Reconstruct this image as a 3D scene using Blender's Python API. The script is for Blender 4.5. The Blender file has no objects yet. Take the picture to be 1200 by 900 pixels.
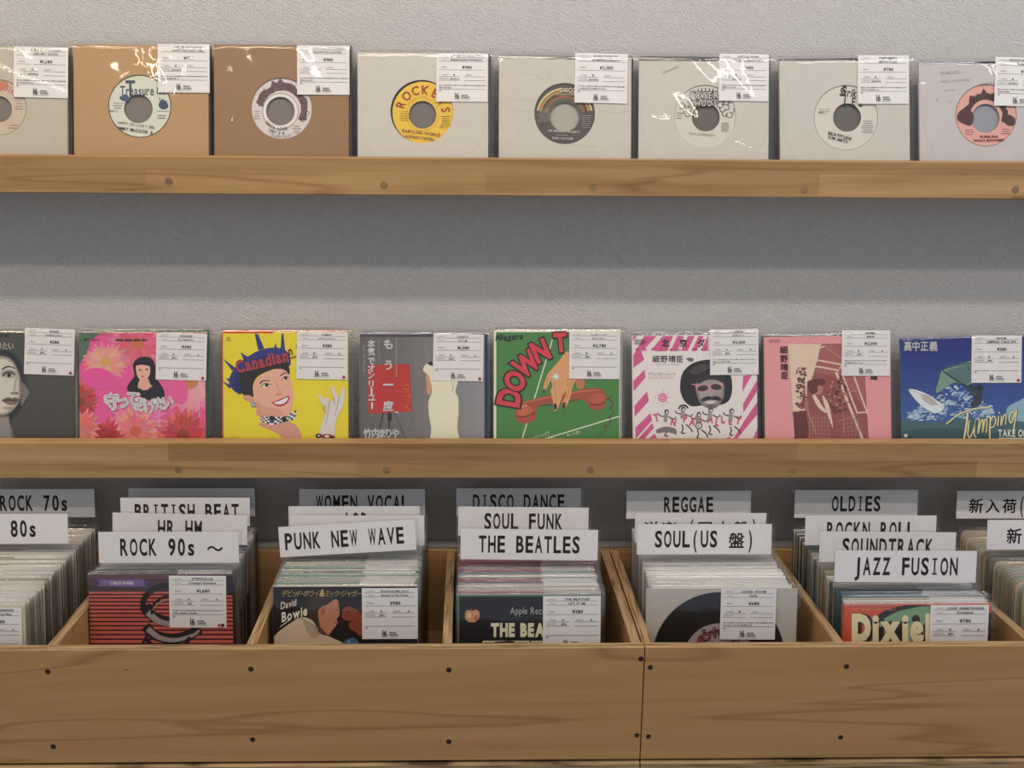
import bpy, math, random
from mathutils import Vector, Matrix, noise, geometry
R = math.radians
scene = bpy.context.scene
col = scene.collection

# ------------------------------------------------------------------ camera
CAM = Vector((0.0, 0.0, 1.5))
FPX, PITCH, YAW, ROLL = 1250.0, R(15.2), R(1.5), R(0.5)
FWD = Vector((math.sin(YAW) * math.cos(PITCH), math.cos(YAW) * math.cos(PITCH), -math.sin(PITCH)))
_r0 = Vector((math.cos(YAW), -math.sin(YAW), 0)); _u0 = _r0.cross(FWD)
RGT = math.cos(ROLL) * _r0 + math.sin(ROLL) * _u0
UPV = -math.sin(ROLL) * _r0 + math.cos(ROLL) * _u0
cd = bpy.data.cameras.new('camera'); cam = bpy.data.objects.new('camera', cd); col.objects.link(cam)
cd.sensor_width = 36.0; cd.sensor_fit = 'HORIZONTAL'; cd.lens = 36.0 * FPX / 1200.0
cd.clip_start = 0.02
m3 = Matrix((RGT, UPV, -FWD)).transposed()
cam.matrix_world = Matrix.Translation(CAM) @ m3.to_4x4()
scene.camera = cam

# ------------------------------------------------------------------ view, world, lights
scene.view_settings.view_transform = 'Standard'
scene.view_settings.look = 'None'
scene.view_settings.gamma = 1.0
scene.view_settings.use_curve_mapping = False
scene.view_settings.exposure = -0.68
scene.cycles.transparent_max_bounces = 48
scene.cycles.max_bounces = 8
w = bpy.data.worlds.new('room_light'); scene.world = w; w.use_nodes = True
w.node_tree.nodes['Background'].inputs[0].default_value = (0.78, 0.87, 1.0, 1)
w.node_tree.nodes['Background'].inputs[1].default_value = 0.72

def lamp(name, loc, target, energy, size, color, kind='AREA', size_y=None, spread=None):
    d = bpy.data.lights.new(name, kind); d.energy = energy; d.color = color
    if kind == 'AREA':
        d.shape = 'DISK' if size_y is None else 'RECTANGLE'; d.size = size
        if size_y: d.size_y = size_y
        if spread: d.spread = spread
    o = bpy.data.objects.new(name, d); col.objects.link(o)
    o.location = loc
    o.rotation_euler = (Vector(target) - Vector(loc)).to_track_quat('-Z', 'Y').to_euler()
    return o
WARM, NEUT, PALE_L, COOL = (1.0, 0.79, 0.58), (1.0, 0.90, 0.80), (1.0, 0.94, 0.92), (0.90, 0.93, 1.0)
# two rows of ceiling spots, stretched into bars to draw out the sleeve highlights, warmer towards one end; a window lies to the other side
def bar(x, y, e, c):
    o = lamp('stretched_ceiling_spot', (x, y, 2.5), (x, 1.42, 1.0), e, 0.72, c, size_y=0.045)
    return o
for x, c, e in ((-1.30, WARM, 7.2), (-0.56, WARM, 7.2), (0.18, NEUT, 6.6), (0.92, PALE_L, 5.5), (1.66, PALE_L, 4.2)):
    bar(x, 0.735, e, c)
for x, c, e in ((-0.93, WARM, 4.2), (-0.19, NEUT, 4.0), (0.55, NEUT, 3.6), (1.29, PALE_L, 3.2)):
    bar(x, 0.45, e, c)
lamp('window_light', (2.6, -0.6, 1.7), (0.6, 1.45, 1.25), 4, 1.0, COOL, size_y=1.2)

# ------------------------------------------------------------------ measuring helpers
def ray(px, py):
    return (FWD * FPX + RGT * (px - 600.0) + UPV * (450.0 - py)).normalized()
def at_y(px, py, y):
    d = ray(px, py); return CAM + d * ((y - CAM.y) / d.y)
def at_z(px, py, z):
    d = ray(px, py); return CAM + d * ((z - CAM.z) / d.z)

# ------------------------------------------------------------------ materials
def lin(c):
    c /= 255.0
    return c / 12.92 if c <= 0.04045 else ((c + 0.055) / 1.055) ** 2.4
KA = 1.12
_mats = {}
def new_mat(name):
    m = bpy.data.materials.new(name); m.use_nodes = True
    nt = m.node_tree; nt.nodes.clear()
    out = nt.nodes.new('ShaderNodeOutputMaterial')
    return m, nt, out
def N(nt, t, **kw):
    n = nt.nodes.new(t)
    for k, v in kw.items(): setattr(n, k, v)
    return n
def princ(nt, out, rough=0.5, spec=0.4):
    b = nt.nodes.new('ShaderNodeBsdfPrincipled')
    b.inputs['Roughness'].default_value = rough
    b.inputs['Specular IOR Level'].default_value = spec
    nt.links.new(b.outputs[0], out.inputs[0])
    return b
def ink(rgb, rough=0.55, k=KA):
    """printed paper of one colour with a faint paper mottle"""
    key = (tuple(rgb), rough, k)
    if key in _mats: return _mats[key]
    m, nt, out = new_mat('printed_paper')
    b = princ(nt, out, rough, 0.3)
    c = [min(0.86, lin(v) * k) for v in rgb]
    tc = N(nt, 'ShaderNodeTexCoord'); nz = N(nt, 'ShaderNodeTexNoise'); nz.inputs['Scale'].default_value = 60
    nz.inputs['Detail'].default_value = 3
    mx = N(nt, 'ShaderNodeMix', data_type='RGBA')
    mx.inputs[6].default_value = (c[0] * .94, c[1] * .94, c[2] * .94, 1); mx.inputs[7].default_value = (*[min(0.88, v * 1.05) for v in c], 1)
    nt.links.new(tc.outputs['Object'], nz.inputs['Vector']); nt.links.new(nz.outputs['Fac'], mx.inputs[0])
    nt.links.new(mx.outputs[2], b.inputs['Base Color'])
    _mats[key] = m
    return m

def mk_wall():
    m, nt, out = new_mat('woven_wallpaper'); b = princ(nt, out, 0.8, 0.2)
    tc = N(nt, 'ShaderNodeTexCoord')
    mp = N(nt, 'ShaderNodeMapping'); mp.inputs['Scale'].default_value = (1, 1, 0.55); mp.inputs['Rotation'].default_value = (0, R(35), 0)
    n1 = N(nt, 'ShaderNodeTexNoise'); n1.inputs['Scale'].default_value = 430; n1.inputs['Detail'].default_value = 2
    w1 = N(nt, 'ShaderNodeTexWave', wave_type='BANDS', bands_direction='DIAGONAL'); w1.inputs['Scale'].default_value = 150
    w1.inputs['Distortion'].default_value = 7; w1.inputs['Detail'].default_value = 2; w1.inputs['Detail Scale'].default_value = 2.5
    ad = N(nt, 'ShaderNodeMath', operation='ADD')
    bp = N(nt, 'ShaderNodeBump'); bp.inputs['Strength'].default_value = 0.75; bp.inputs['Distance'].default_value = 0.0016
    cr = N(nt, 'ShaderNodeMix', data_type='RGBA'); cr.inputs[6].default_value = (0.645, 0.622, 0.588, 1); cr.inputs[7].default_value = (0.735, 0.71, 0.675, 1)
    L = nt.links.new
    L(tc.outputs['Object'], mp.inputs[0]); L(mp.outputs[0], n1.inputs['Vector']); L(tc.outputs['Object'], w1.inputs['Vector'])
    L(n1.outputs['Fac'], ad.inputs[0]); L(w1.outputs['Fac'], ad.inputs[1]); L(ad.outputs[0], bp.inputs['Height'])
    L(bp.outputs[0], b.inputs['Normal']); L(n1.outputs['Fac'], cr.inputs[0]); L(cr.outputs[2], b.inputs['Base Color'])
    return m
def mk_wood(name, dark, mid, light, staves=True, stretch=0.09, scale=55, warp=0.5):
    """oiled timber: long grain along X; staves = finger-jointed strips"""
    m, nt, out = new_mat(name); b = princ(nt, out, 0.5, 0.35); L = nt.links.new
    tc = N(nt, 'ShaderNodeTexCoord')
    mp = N(nt, 'ShaderNodeMapping'); mp.inputs['Scale'].default_value = (stretch, 1, 1)
    L(tc.outputs['Object'], mp.inputs[0])
    wn = N(nt, 'ShaderNodeTexNoise'); wn.inputs['Scale'].default_value = 4.5; wn.inputs['Detail'].default_value = 2
    L(mp.outputs[0], wn.inputs['Vector'])
    vs = N(nt, 'ShaderNodeVectorMath', operation='SCALE'); vs.inputs['Scale'].default_value = warp * 0.25
    L(wn.outputs['Color'], vs.inputs[0])
    va = N(nt, 'ShaderNodeVectorMath', operation='ADD'); L(mp.outputs[0], va.inputs[0]); L(vs.outputs[0], va.inputs[1])
    g = N(nt, 'ShaderNodeTexNoise'); g.inputs['Scale'].default_value = scale; g.inputs['Detail'].default_value = 5; g.inputs['Roughness'].default_value = 0.6
    L(va.outputs[0], g.inputs['Vector'])
    r = N(nt, 'ShaderNodeValToRGB'); e = r.color_ramp.elements
    e[0].position = 0.30; e[0].color = (*dark, 1); e[1].position = 0.72; e[1].color = (*light, 1)
    x = e.new(0.50); x.color = (*mid, 1)
    L(g.outputs['Fac'], r.inputs[0])
    src = r.outputs[0]
    # sparse dark growth lines
    w2 = N(nt, 'ShaderNodeTexNoise'); w2.inputs['Scale'].default_value = 17; w2.inputs['Detail'].default_value = 2.5; w2.inputs['Roughness'].default_value = 0.4
    L(va.outputs[0], w2.inputs['Vector'])
    ln = N(nt, 'ShaderNodeValToRGB'); e2 = ln.color_ramp.elements
    e2[0].position = 0.487; e2[0].color = (1, 1, 1, 1); e2[1].position = 0.509; e2[1].color = (1, 1, 1, 1)
    x2 = e2.new(0.50); x2.color = (0.68, 0.58, 0.49, 1)
    L(w2.outputs['Fac'], ln.inputs[0])
    mu = N(nt, 'ShaderNodeMix', data_type='RGBA', blend_type='MULTIPLY'); mu.inputs[0].default_value = 0.75
    L(src, mu.inputs[6]); L(ln.outputs[0], mu.inputs[7]); src = mu.outputs[2]
    if staves:
        sp = N(nt, 'ShaderNodeSeparateXYZ'); L(tc.outputs['Object'], sp.inputs[0])
        cb = N(nt, 'ShaderNodeCombineXYZ'); L(sp.outputs['X'], cb.inputs['X']); L(sp.outputs['Z'], cb.inputs['Y'])
        bk = N(nt, 'ShaderNodeTexBrick'); bk.offset = 0.41; bk.inputs['Scale'].default_value = 1.0
        bk.inputs['Brick Width'].default_value = 0.43; bk.inputs['Row Height'].default_value = 0.026
        bk.inputs['Mortar Size'].default_value = 0.0002; bk.inputs['Bias'].default_value = 0.0
        bk.inputs['Color1'].default_value = (0.78, 0.74, 0.68, 1); bk.inputs['Color2'].default_value = (1.08, 1.07, 1.05, 1); bk.inputs['Mortar'].default_value = (0.8, 0.74, 0.66, 1)
        L(cb.outputs[0], bk.inputs['Vector'])
        m2 = N(nt, 'ShaderNodeMix', data_type='RGBA', blend_type='MULTIPLY'); m2.inputs[0].default_value = 1.0
        L(src, m2.inputs[6]); L(bk.outputs['Color'], m2.inputs[7]); src = m2.outputs[2]
    L(src, b.inputs['Base Color'])
    bp = N(nt, 'ShaderNodeBump'); bp.inputs['Strength'].default_value = 0.12; bp.inputs['Distance'].default_value = 0.001
    L(g.outputs['Fac'], bp.inputs['Height']); L(bp.outputs[0], b.inputs['Normal'])
    return m
def mk_ply_edge(axis):
    """sawn plywood edge: thin alternating veneers across 'axis'"""
    m, nt, out = new_mat('plywood_edge'); b = princ(nt, out, 0.7, 0.2); L = nt.links.new
    tc = N(nt, 'ShaderNodeTexCoord')
    mp = N(nt, 'ShaderNodeMapping')
    sc = {'X': (420, 14, 14), 'Y': (14, 420, 14), 'Z': (14, 14, 420)}[axis]
    mp.inputs['Scale'].default_value = sc
    nz = N(nt, 'ShaderNodeTexNoise'); nz.inputs['Scale'].default_value = 1.0; nz.inputs['Detail'].default_value = 3
    r = N(nt, 'ShaderNodeValToRGB'); e = r.color_ramp.elements
    e[0].position = 0.33; e[0].color = (0.10, 0.055, 0.025, 1); e[1].position = 0.64; e[1].color = (0.46, 0.31, 0.16, 1)
    x = e.new(0.45); x.color = (0.32, 0.205, 0.10, 1)
    L(tc.outputs['Object'], mp.inputs[0]); L(mp.outputs[0], nz.inputs['Vector']); L(nz.outputs['Fac'], r.inputs[0]); L(r.outputs[0], b.inputs['Base Color'])
    return m
def mk_plastic(name, rough, base=0.056, tint=0.988, bump=0.12):
    m, nt, out = new_mat(name); L = nt.links.new
    tr = N(nt, 'ShaderNodeBsdfTransparent'); tr.inputs[0].default_value = (tint, tint, tint, 1)
    gl = N(nt, 'ShaderNodeBsdfGlossy'); gl.inputs['Roughness'].default_value = rough
    lw = N(nt, 'ShaderNodeLayerWeight'); lw.inputs[0].default_value = 0.5
    pw = N(nt, 'ShaderNodeMath', operation='POWER'); pw.inputs[1].default_value = 5
    ma = N(nt, 'ShaderNodeMath', operation='MULTIPLY_ADD'); ma.inputs[1].default_value = 0.6; ma.inputs[2].default_value = base
    mx = N(nt, 'ShaderNodeMixShader')
    tc = N(nt, 'ShaderNodeTexCoord'); nz = N(nt, 'ShaderNodeTexNoise'); nz.inputs['Scale'].default_value = 45; nz.inputs['Detail'].default_value = 2
    bp = N(nt, 'ShaderNodeBump'); bp.inputs['Strength'].default_value = bump; bp.inputs['Distance'].default_value = 0.004
    L(tc.outputs['Object'], nz.inputs['Vector']); L(nz.outputs['Fac'], bp.inputs['Height']); L(bp.outputs[0], gl.inputs['Normal'])
    L(lw.outputs['Facing'], pw.inputs[0]); L(pw.outputs[0], ma.inputs[0]); L(ma.outputs[0], mx.inputs[0])
    L(tr.outputs[0], mx.inputs[1]); L(gl.outputs[0], mx.inputs[2]); L(mx.outputs[0], out.inputs[0])
    return m
def mk_vinyl():
    m, nt, out = new_mat('black_vinyl'); b = princ(nt, out, 0.28, 0.5); b.inputs['Base Color'].default_value = (0.012, 0.012, 0.014, 1); L = nt.links.new
    tc = N(nt, 'ShaderNodeTexCoord'); wv = N(nt, 'ShaderNodeTexWave', wave_type='RINGS', rings_direction='Y'); wv.inputs['Scale'].default_value = 260
    bp = N(nt, 'ShaderNodeBump'); bp.inputs['Strength'].default_value = 0.15; bp.inputs['Distance'].default_value = 0.0004
    L(tc.outputs['Object'], wv.inputs['Vector']); L(wv.outputs['Fac'], bp.inputs['Height']); L(bp.outputs[0], b.inputs['Normal'])
    return m
def mk_flat(name, rgb, rough=0.6):
    m, nt, out = new_mat(name); b = princ(nt, out, rough, 0.3); b.inputs['Base Color'].default_value = (*rgb, 1); return m

M_WALL = mk_wall()
M_SHELF = mk_wood('laminated_oak', (0.33, 0.185, 0.07), (0.44, 0.265, 0.115), (0.50, 0.315, 0.145), stretch=0.05, scale=70, warp=0.3)
M_PANEL = mk_wood('veneered_plywood', (0.42, 0.228, 0.084), (0.465, 0.262, 0.102), (0.50, 0.295, 0.122), staves=False, stretch=0.06, scale=60, warp=0.7)
M_PLYX, M_PLYZ, M_PLYY = mk_ply_edge('X'), mk_ply_edge('Z'), mk_ply_edge('Y')
M_PLASTIC = mk_plastic('clear_polythene', 0.075)
M_CARD = mk_plastic('clear_rigid_plastic', 0.05, 0.05, 0.95, 0.02)
M_VINYL = mk_vinyl()
M_SCREW = mk_flat('blackened_screw', (0.03, 0.018, 0.012), 0.45)
M_PLUG = mk_wood('plug_wood', (0.19, 0.115, 0.055), (0.26, 0.165, 0.08), (0.31, 0.20, 0.10), staves=False)
M_TRIM = mk_flat('painted_trim', (0.52, 0.49, 0.45), 0.6)
M_FLOOR = mk_flat('floor_vinyl', (0.30, 0.26, 0.22), 0.5)
M_TAG = ink((222, 219, 214), 0.6)
M_SIGN = ink((212, 209, 207), 0.6)
M_BLACK = ink((38, 34, 36), 0.6, 1.0)
M_GREY = ink((120, 115, 115), 0.6, 1.0)

# ------------------------------------------------------------------ mesh helpers
def mesh_obj(name, verts, faces, mats, parent=None, fm=None, smooth=False):
    me = bpy.data.meshes.new(name); me.from_pydata(verts, [], faces)
    for m in mats: me.materials.append(m)
    if fm: me.polygons.foreach_set('material_index', fm)
    if smooth: me.polygons.foreach_set('use_smooth', [True] * len(me.polygons))
    me.update()
    o = bpy.data.objects.new(name, me); col.objects.link(o)
    if parent: o.parent = parent
    return o
class MB:
    def __init__(s): s.v, s.f, s.m, s.mats = [], [], [], []
    def mi(s, mat):
        if mat not in s.mats: s.mats.append(mat)
        return s.mats.index(mat)
    def add(s, v, f, mat):
        b = len(s.v); s.v += [tuple(p) for p in v]; s.f += [tuple(i + b for i in q) for q in f]; s.m += [s.mi(mat)] * len(f)
    def box(s, x0, x1, y0, y1, z0, z1, mat, ch=0.0, top=None, front=None, ends=None):
        """a box, edges chamfered by ch when given; top / front / ends may take a material of their own"""
        if ch <= 0:
            v = [(x, y, z) for x in (x0, x1) for y in (y0, y1) for z in (z0, z1)]
            F = {'l': (0, 1, 3, 2), 'r': (4, 6, 7, 5), 'f': (0, 4, 5, 1), 'b': (2, 3, 7, 6), 'd': (0, 2, 6, 4), 't': (1, 5, 7, 3)}
        else:
            v, F = [], {}
            def ring(ax, val):
                return ax, val
            # 24-vertex chamfered box
            idx = {}
            for sx in (0, 1):
                for sy in (0, 1):
                    for sz in (0, 1):
                        X, Y, Z = (x0, x1)[sx], (y0, y1)[sy], (z0, z1)[sz]
                        dx, dy, dz = (ch, -ch)[sx], (ch, -ch)[sy], (ch, -ch)[sz]
                        for k, p in (('x', (X, Y + dy, Z + dz)), ('y', (X + dx, Y, Z + dz)), ('z', (X + dx, Y + dy, Z))):
                            idx[(sx, sy, sz, k)] = len(v); v.append(p)
            q = lambda k, cs: tuple(idx[(*c, k)] for c in cs)
            F['l'] = q('x', ((0, 0, 0), (0, 0, 1), (0, 1, 1), (0, 1, 0))); F['r'] = q('x', ((1, 0, 0), (1, 1, 0), (1, 1, 1), (1, 0, 1)))
            F['f'] = q('y', ((0, 0, 0), (1, 0, 0), (1, 0, 1), (0, 0, 1))); F['b'] = q('y', ((0, 1, 0), (0, 1, 1), (1, 1, 1), (1, 1, 0)))
            F['d'] = q('z', ((0, 0, 0), (0, 1, 0), (1, 1, 0), (1, 0, 0))); F['t'] = q('z', ((0, 0, 1), (1, 0, 1), (1, 1, 1), (0, 1, 1)))
            n = 0
            for a in (0, 1):
                for b in (0, 1):
                    for ks, cs in ((('y', 'z'), ((0, a, b), (1, a, b))), (('x', 'z'), ((a, 0, b), (a, 1, b))), (('x', 'y'), ((a, b, 0), (a, b, 1)))):
                        F['e%d' % n] = (idx[(*cs[0], ks[0])], idx[(*cs[1], ks[0])], idx[(*cs[1], ks[1])], idx[(*cs[0], ks[1])]); n += 1
            for sx in (0, 1):
                for sy in (0, 1):
                    for sz in (0, 1):
                        F['c%d%d%d' % (sx, sy, sz)] = tuple(idx[(sx, sy, sz, k)] for k in 'xyz')
        for k, fc in F.items():
            mt = top if (k == 't' and top) else front if (k == 'f' and front) else ends if (k in 'lr' and ends) else mat
            s.m.append(s.mi(mt)); s.f.append(tuple(i + len(s.v) for i in fc))
        s.v += v
    def cyl(s, c, r, depth, mat, n=20, dome=0.0):
        """short round peg along -Y from c (its face towards the camera side)"""
        v, f = [], []
        for k in range(n):
            a = 2 * math.pi * k / n
            v.append((c[0] + r * math.cos(a), c[1], c[2] + r * math.sin(a)))
        for k in range(n):
            a = 2 * math.pi * k / n
            v.append((c[0] + r * .9 * math.cos(a), c[1] - depth, c[2] + r * .9 * math.sin(a)))
        v.append((c[0], c[1] - depth - dome, c[2]))
        for k in range(n):
            j = (k + 1) % n
            f.append((k, j, n + j, n + k)); f.append((n + k, n + j, 2 * n))
        s.add(v, f, mat)
    def build(s, name, parent=None, smooth=False):
        return mesh_obj(name, s.v, s.f, s.mats, parent, s.m, smooth)
def tag(o, label=None, cat=None, group=None, kind=None):
    if label: o['label'] = label
    if cat: o['category'] = cat
    if group: o['group'] = group
    if kind: o['kind'] = kind
    return o
def empty(name, loc, mat=None):
    o = bpy.data.objects.new(name, None); col.objects.link(o); o.empty_display_size = 0.03
    if mat is not None:
        o.location = mat.to_translation(); o.rotation_euler = mat.to_euler()
    else:
        o.location = loc
    return o

# ------------------------------------------------------------------ lettering
_gl = {}
def glyph(ch, bold=0.0):
    k = (ch, bold)
    if k not in _gl:
        cjk = bold if ord(ch) > 0x2e80 else 0
        c = bpy.data.curves.new('g', 'FONT'); c.body = ch; c.fill_mode = 'FRONT'; c.resolution_u = 3; c.offset = 0 if cjk else bold
        o = bpy.data.objects.new('g', c); col.objects.link(o)
        dg = bpy.context.evaluated_depsgraph_get()
        me = bpy.data.meshes.new_from_object(o.evaluated_get(dg))
        q = 0.682 if ord(ch) < 0x2e80 or ord(ch) > 0xffef else 0.93
        v = [(p.co.x / q, p.co.y / q) for p in me.vertices]; f = [tuple(p.vertices) for p in me.polygons]
        if cjk:
            n = len(v); B = cjk * .75; v0, f0 = v, f; v, f = [], []
            for dx, dy in ((-B, 0), (B, 0), (0, -B), (0, B)):
                f += [tuple(i + len(v) for i in t) for t in f0]; v = v + [(a + dx, b + dy) for a, b in v0]
        bpy.data.objects.remove(o); bpy.data.curves.remove(c); bpy.data.meshes.remove(me)
        x0, x1 = (min(a for a, _ in v), max(a for a, _ in v)) if v else (0, 0.45)
        _gl[k] = (v, f, x0, x1)
    return _gl[k]
def mono_glyph(ch, bold):
    """fixed-pitch sign lettering: every capital equally wide, I with its cross strokes"""
    if ch == 'I':
        h = .07 + bold; v, f = [], []
        for a, b, c, d in ((-h, 0, h, 1), (-.30, 0, .30, .1), (-.30, .9, .30, 1)):
            n = len(v); v += [(a, b), (c, b), (c, d), (a, d)]; f.append((n, n + 1, n + 2, n + 3))
        return v, f, -.5, .5
    v, f, x0, x1 = glyph(ch, bold)
    if not f: return v, f, x0, x1
    w_ = x1 - x0
    tgt = min({True: .98, False: .92}[ch.isupper()], w_ * 1.5) if ch.isalnum() and ord(ch) < 128 else w_
    if ch.islower(): tgt = .80
    if ord(ch) > 0x2000: tgt = w_ * 2.0
    return [((a - (x0 + x1) / 2) * tgt / w_, b) for a, b in v], f, -tgt / 2, tgt / 2
def catmull(pts, n=6, closed=True):
    out = []; m = len(pts)
    for i in range(m if closed else m - 1):
        p0, p1, p2, p3 = (pts[(i + j) % m] if closed else pts[min(max(i + j, 0), m - 1)] for j in (-1, 0, 1, 2))
        for k in range(n):
            t = k / n
            out.append(tuple(0.5 * ((2 * p1[a]) + (-p0[a] + p2[a]) * t + (2 * p0[a] - 5 * p1[a] + 4 * p2[a] - p3[a]) * t * t + (-p0[a] + 3 * p1[a] - 3 * p2[a] + p3[a]) * t ** 3) for a in (0, 1)))
    if not closed: out.append(tuple(pts[-1]))
    return out
class Art:
    """flat printing laid on a plane, drawn in measuring units (x right, y down), mapped by mp to the plane's own metres"""
    def __init__(s, mp, clip=None): s.q, s.mp, s.clip, s.n = [], mp, clip, 0
    def tris(s, pts, tris, c):
        s.n += 1
        P = [s.mp(*p) for p in pts]
        for t in tris: s.q.append(([P[i] for i in t], c, s.n))
    def poly(s, pts, c):
        t = geometry.tessellate_polygon([[Vector((p[0], p[1], 0)) for p in pts]])
        s.tris(pts, t, c)
    def blob(s, pts, c, n=6): s.poly(catmull(pts, n), c)
    def rect(s, x0, y0, x1, y1, c): s.tris([(x0, y0), (x1, y0), (x1, y1), (x0, y1)], [(0, 1, 2), (0, 2, 3)], c)
    def ell(s, cx, cy, rx, ry, c, rot=0, n=28):
        ca, sa = math.cos(R(rot)), math.sin(R(rot)); p = []
        for k in range(n):
            a = 2 * math.pi * k / n; x, y = rx * math.cos(a), ry * math.sin(a)
            p.append((cx + x * ca - y * sa, cy + x * sa + y * ca))
        s.tris(p, [(0, i, i + 1) for i in range(1, n - 1)], c)
    def ring(s, cx, cy, r0, r1, c, a0=0, a1=360, n=40, sy=1.0):
        p, t = [], []
        for k in range(n + 1):
            a = R(a0 + (a1 - a0) * k / n)
            p += [(cx + r0 * math.cos(a), cy - r0 * sy * math.sin(a)), (cx + r1 * math.cos(a), cy - r1 * sy * math.sin(a))]
            if k: b = 2 * k; t += [(b - 2, b - 1, b + 1), (b - 2, b + 1, b)]
        s.tris(p, t, c)
    def line(s, pts, w, c, w1=None, smooth=False):
        if smooth: pts = catmull(pts, 6, False)
        p, t = [], []; m = len(pts)
        for i, q in enumerate(pts):
            a, b = pts[max(i - 1, 0)], pts[min(i + 1, m - 1)]
            d = Vector((b[0] - a[0], b[1] - a[1])); d = d.normalized() if d.length else Vector((1, 0))
            ww = (w if w1 is None else w + (w1 - w) * i / (m - 1)) / 2
            p += [(q[0] - d.y * ww, q[1] + d.x * ww), (q[0] + d.y * ww, q[1] - d.x * ww)]
            if i: k = 2 * i; t += [(k - 2, k - 1, k + 1), (k - 2, k + 1, k)]
        s.tris(p, t, c)
    def text(s, t, x, y, h, c, al='c', xs=1.0, rot=0, pitch=None, gap=0.13, bold=0.0, sh=0.0):
        """capital height h, baseline centre (x, y)"""
        ca, sa = math.cos(R(rot)), math.sin(R(rot)); items, cur = [], 0.0
        for ch in t:
            v, f, x0, x1 = mono_glyph(ch, bold) if pitch else glyph(ch, bold)
            if pitch:
                wd = pitch * (2 if ord(ch) > 0x2000 else 1)
                items.append((v, f, cur + wd / 2 - (x0 + x1) / 2 * h * xs)); cur += wd
            else:
                items.append((v, f, cur - x0 * h * xs)); cur += ((x1 - x0) + gap) * h * xs
        off = {'c': -cur / 2, 'l': 0, 'r': -cur}[al]
        for v, f, ox in items:
            if not f: continue
            P = []
            for a, b in v:
                u, q = off + ox + (a + b * sh) * h * xs, -b * h
                P.append((x + u * ca - q * sa, y + u * sa + q * ca))
            s.tris(P, f, c); s.n -= 1
        s.n += 1
    def arc(s, t, cx, cy, r, a0, a1, h, c, xs=1.0, bold=0.0, inner=False):
        n = len(t)
        for i, ch in enumerate(t):
            a = a0 + (a1 - a0) * (i / (n - 1) if n > 1 else .5); v, f, x0, x1 = glyph(ch, bold)
            if not f: continue
            ar = R(a); P = []
            for p, b in v:
                u = (p - (x0 + x1) / 2) * h * xs; q = b * h
                if inner: # letters upright along the bottom of the circle
                    rr = r - q; th = ar + u / r
                else:
                    rr = r + q; th = ar - u / r
                P.append((cx + rr * math.cos(th), cy - rr * math.sin(th)))
            s.tris(P, f, c); s.n -= 1
        s.n += 1
    def into(s, mb, y, step=0.00006):
        """put the printing into a mesh builder, each later mark lying on the ones before"""
        def clipped(P):
            if not s.clip: return P
            x0, x1, z0, z1 = s.clip
            for ax, lim, sg in ((0, x0, 1), (0, x1, -1), (1, z0, 1), (1, z1, -1)):
                o = []
                for i in range(len(P)):
                    a, b = P[i - 1], P[i]; da, db = (a[ax] - lim) * sg, (b[ax] - lim) * sg
                    if (da >= 0) != (db >= 0):
                        t = da / (da - db); o.append((a[0] + (b[0] - a[0]) * t, a[1] + (b[1] - a[1]) * t))
                    if db >= 0: o.append(b)
                P = o
                if len(P) < 3: return None
            return P
        step = min(step, 0.0009 / max(1, s.n))
        for P, c, n in s.q:
            P = clipped(P)
            if not P: continue
            ar = sum(P[i - 1][0] * P[i][1] - P[i][0] * P[i - 1][1] for i in range(len(P)))
            if abs(ar) < 1e-12: continue
            if ar < 0: P = P[::-1]
            mb.add([(p[0], y - step * n, p[1]) for p in P], [tuple(range(len(P)))], c if not isinstance(c, tuple) else ink(c))

# ------------------------------------------------------------------ the setting
WALL_Y = 1.475
mb = MB(); mb.box(-3, 3, WALL_Y, WALL_Y + 0.1, 0, 2.7, M_WALL); tag(mb.build('wall_back'), kind='structure')
mb = MB(); mb.box(-3, 3, -1.5, WALL_Y, -0.05, 0, M_FLOOR); tag(mb.build('floor'), kind='structure')

# ------------------------------------------------------------------ wall shelves
def wall_shelf(z_bot, z_top, z_board, plugs, label):
    t = empty('wall_shelf', (0, 1.43, z_bot)); tag(t, label, 'shelf', 'display shelves on the wall')
    off = Vector((0, -1.43, -z_bot))
    def part(name, fn):
        m = MB(); fn(m); o = m.build(name, t); o.location = off; return o
    lip = part('front_lip', lambda m: m.box(-1.15, 1.2, 1.385, 1.405, z_bot, z_top, M_SHELF, 0.0012))
    part('shelf_board', lambda m: m.box(-1.15, 1.2, 1.4051, WALL_Y - .0005, z_bot + 0.0003, z_board, M_SHELF))
    for px, py in plugs:
        p = at_y(px, py, 1.385)
        m = MB(); m.cyl((p.x, 1.3852, p.z), 0.0052, 0.0006, M_PLUG); o = m.build('screw_plug', lip)
    return t
SH_T, SH_M = 1.387, 1.0015
wall_shelf(1.3737, 1.421, SH_T, [(198, 213), (450, 217), (695, 219), (943, 222), (1190, 222)], 'upper wooden wall shelf under the row of plain paper-sleeved singles')
wall_shelf(0.9887, 1.0406, SH_M, [(209, 550), (453, 551), (692, 551), (930, 551)], 'lower wooden wall shelf under the row of picture-sleeved singles')

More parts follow.
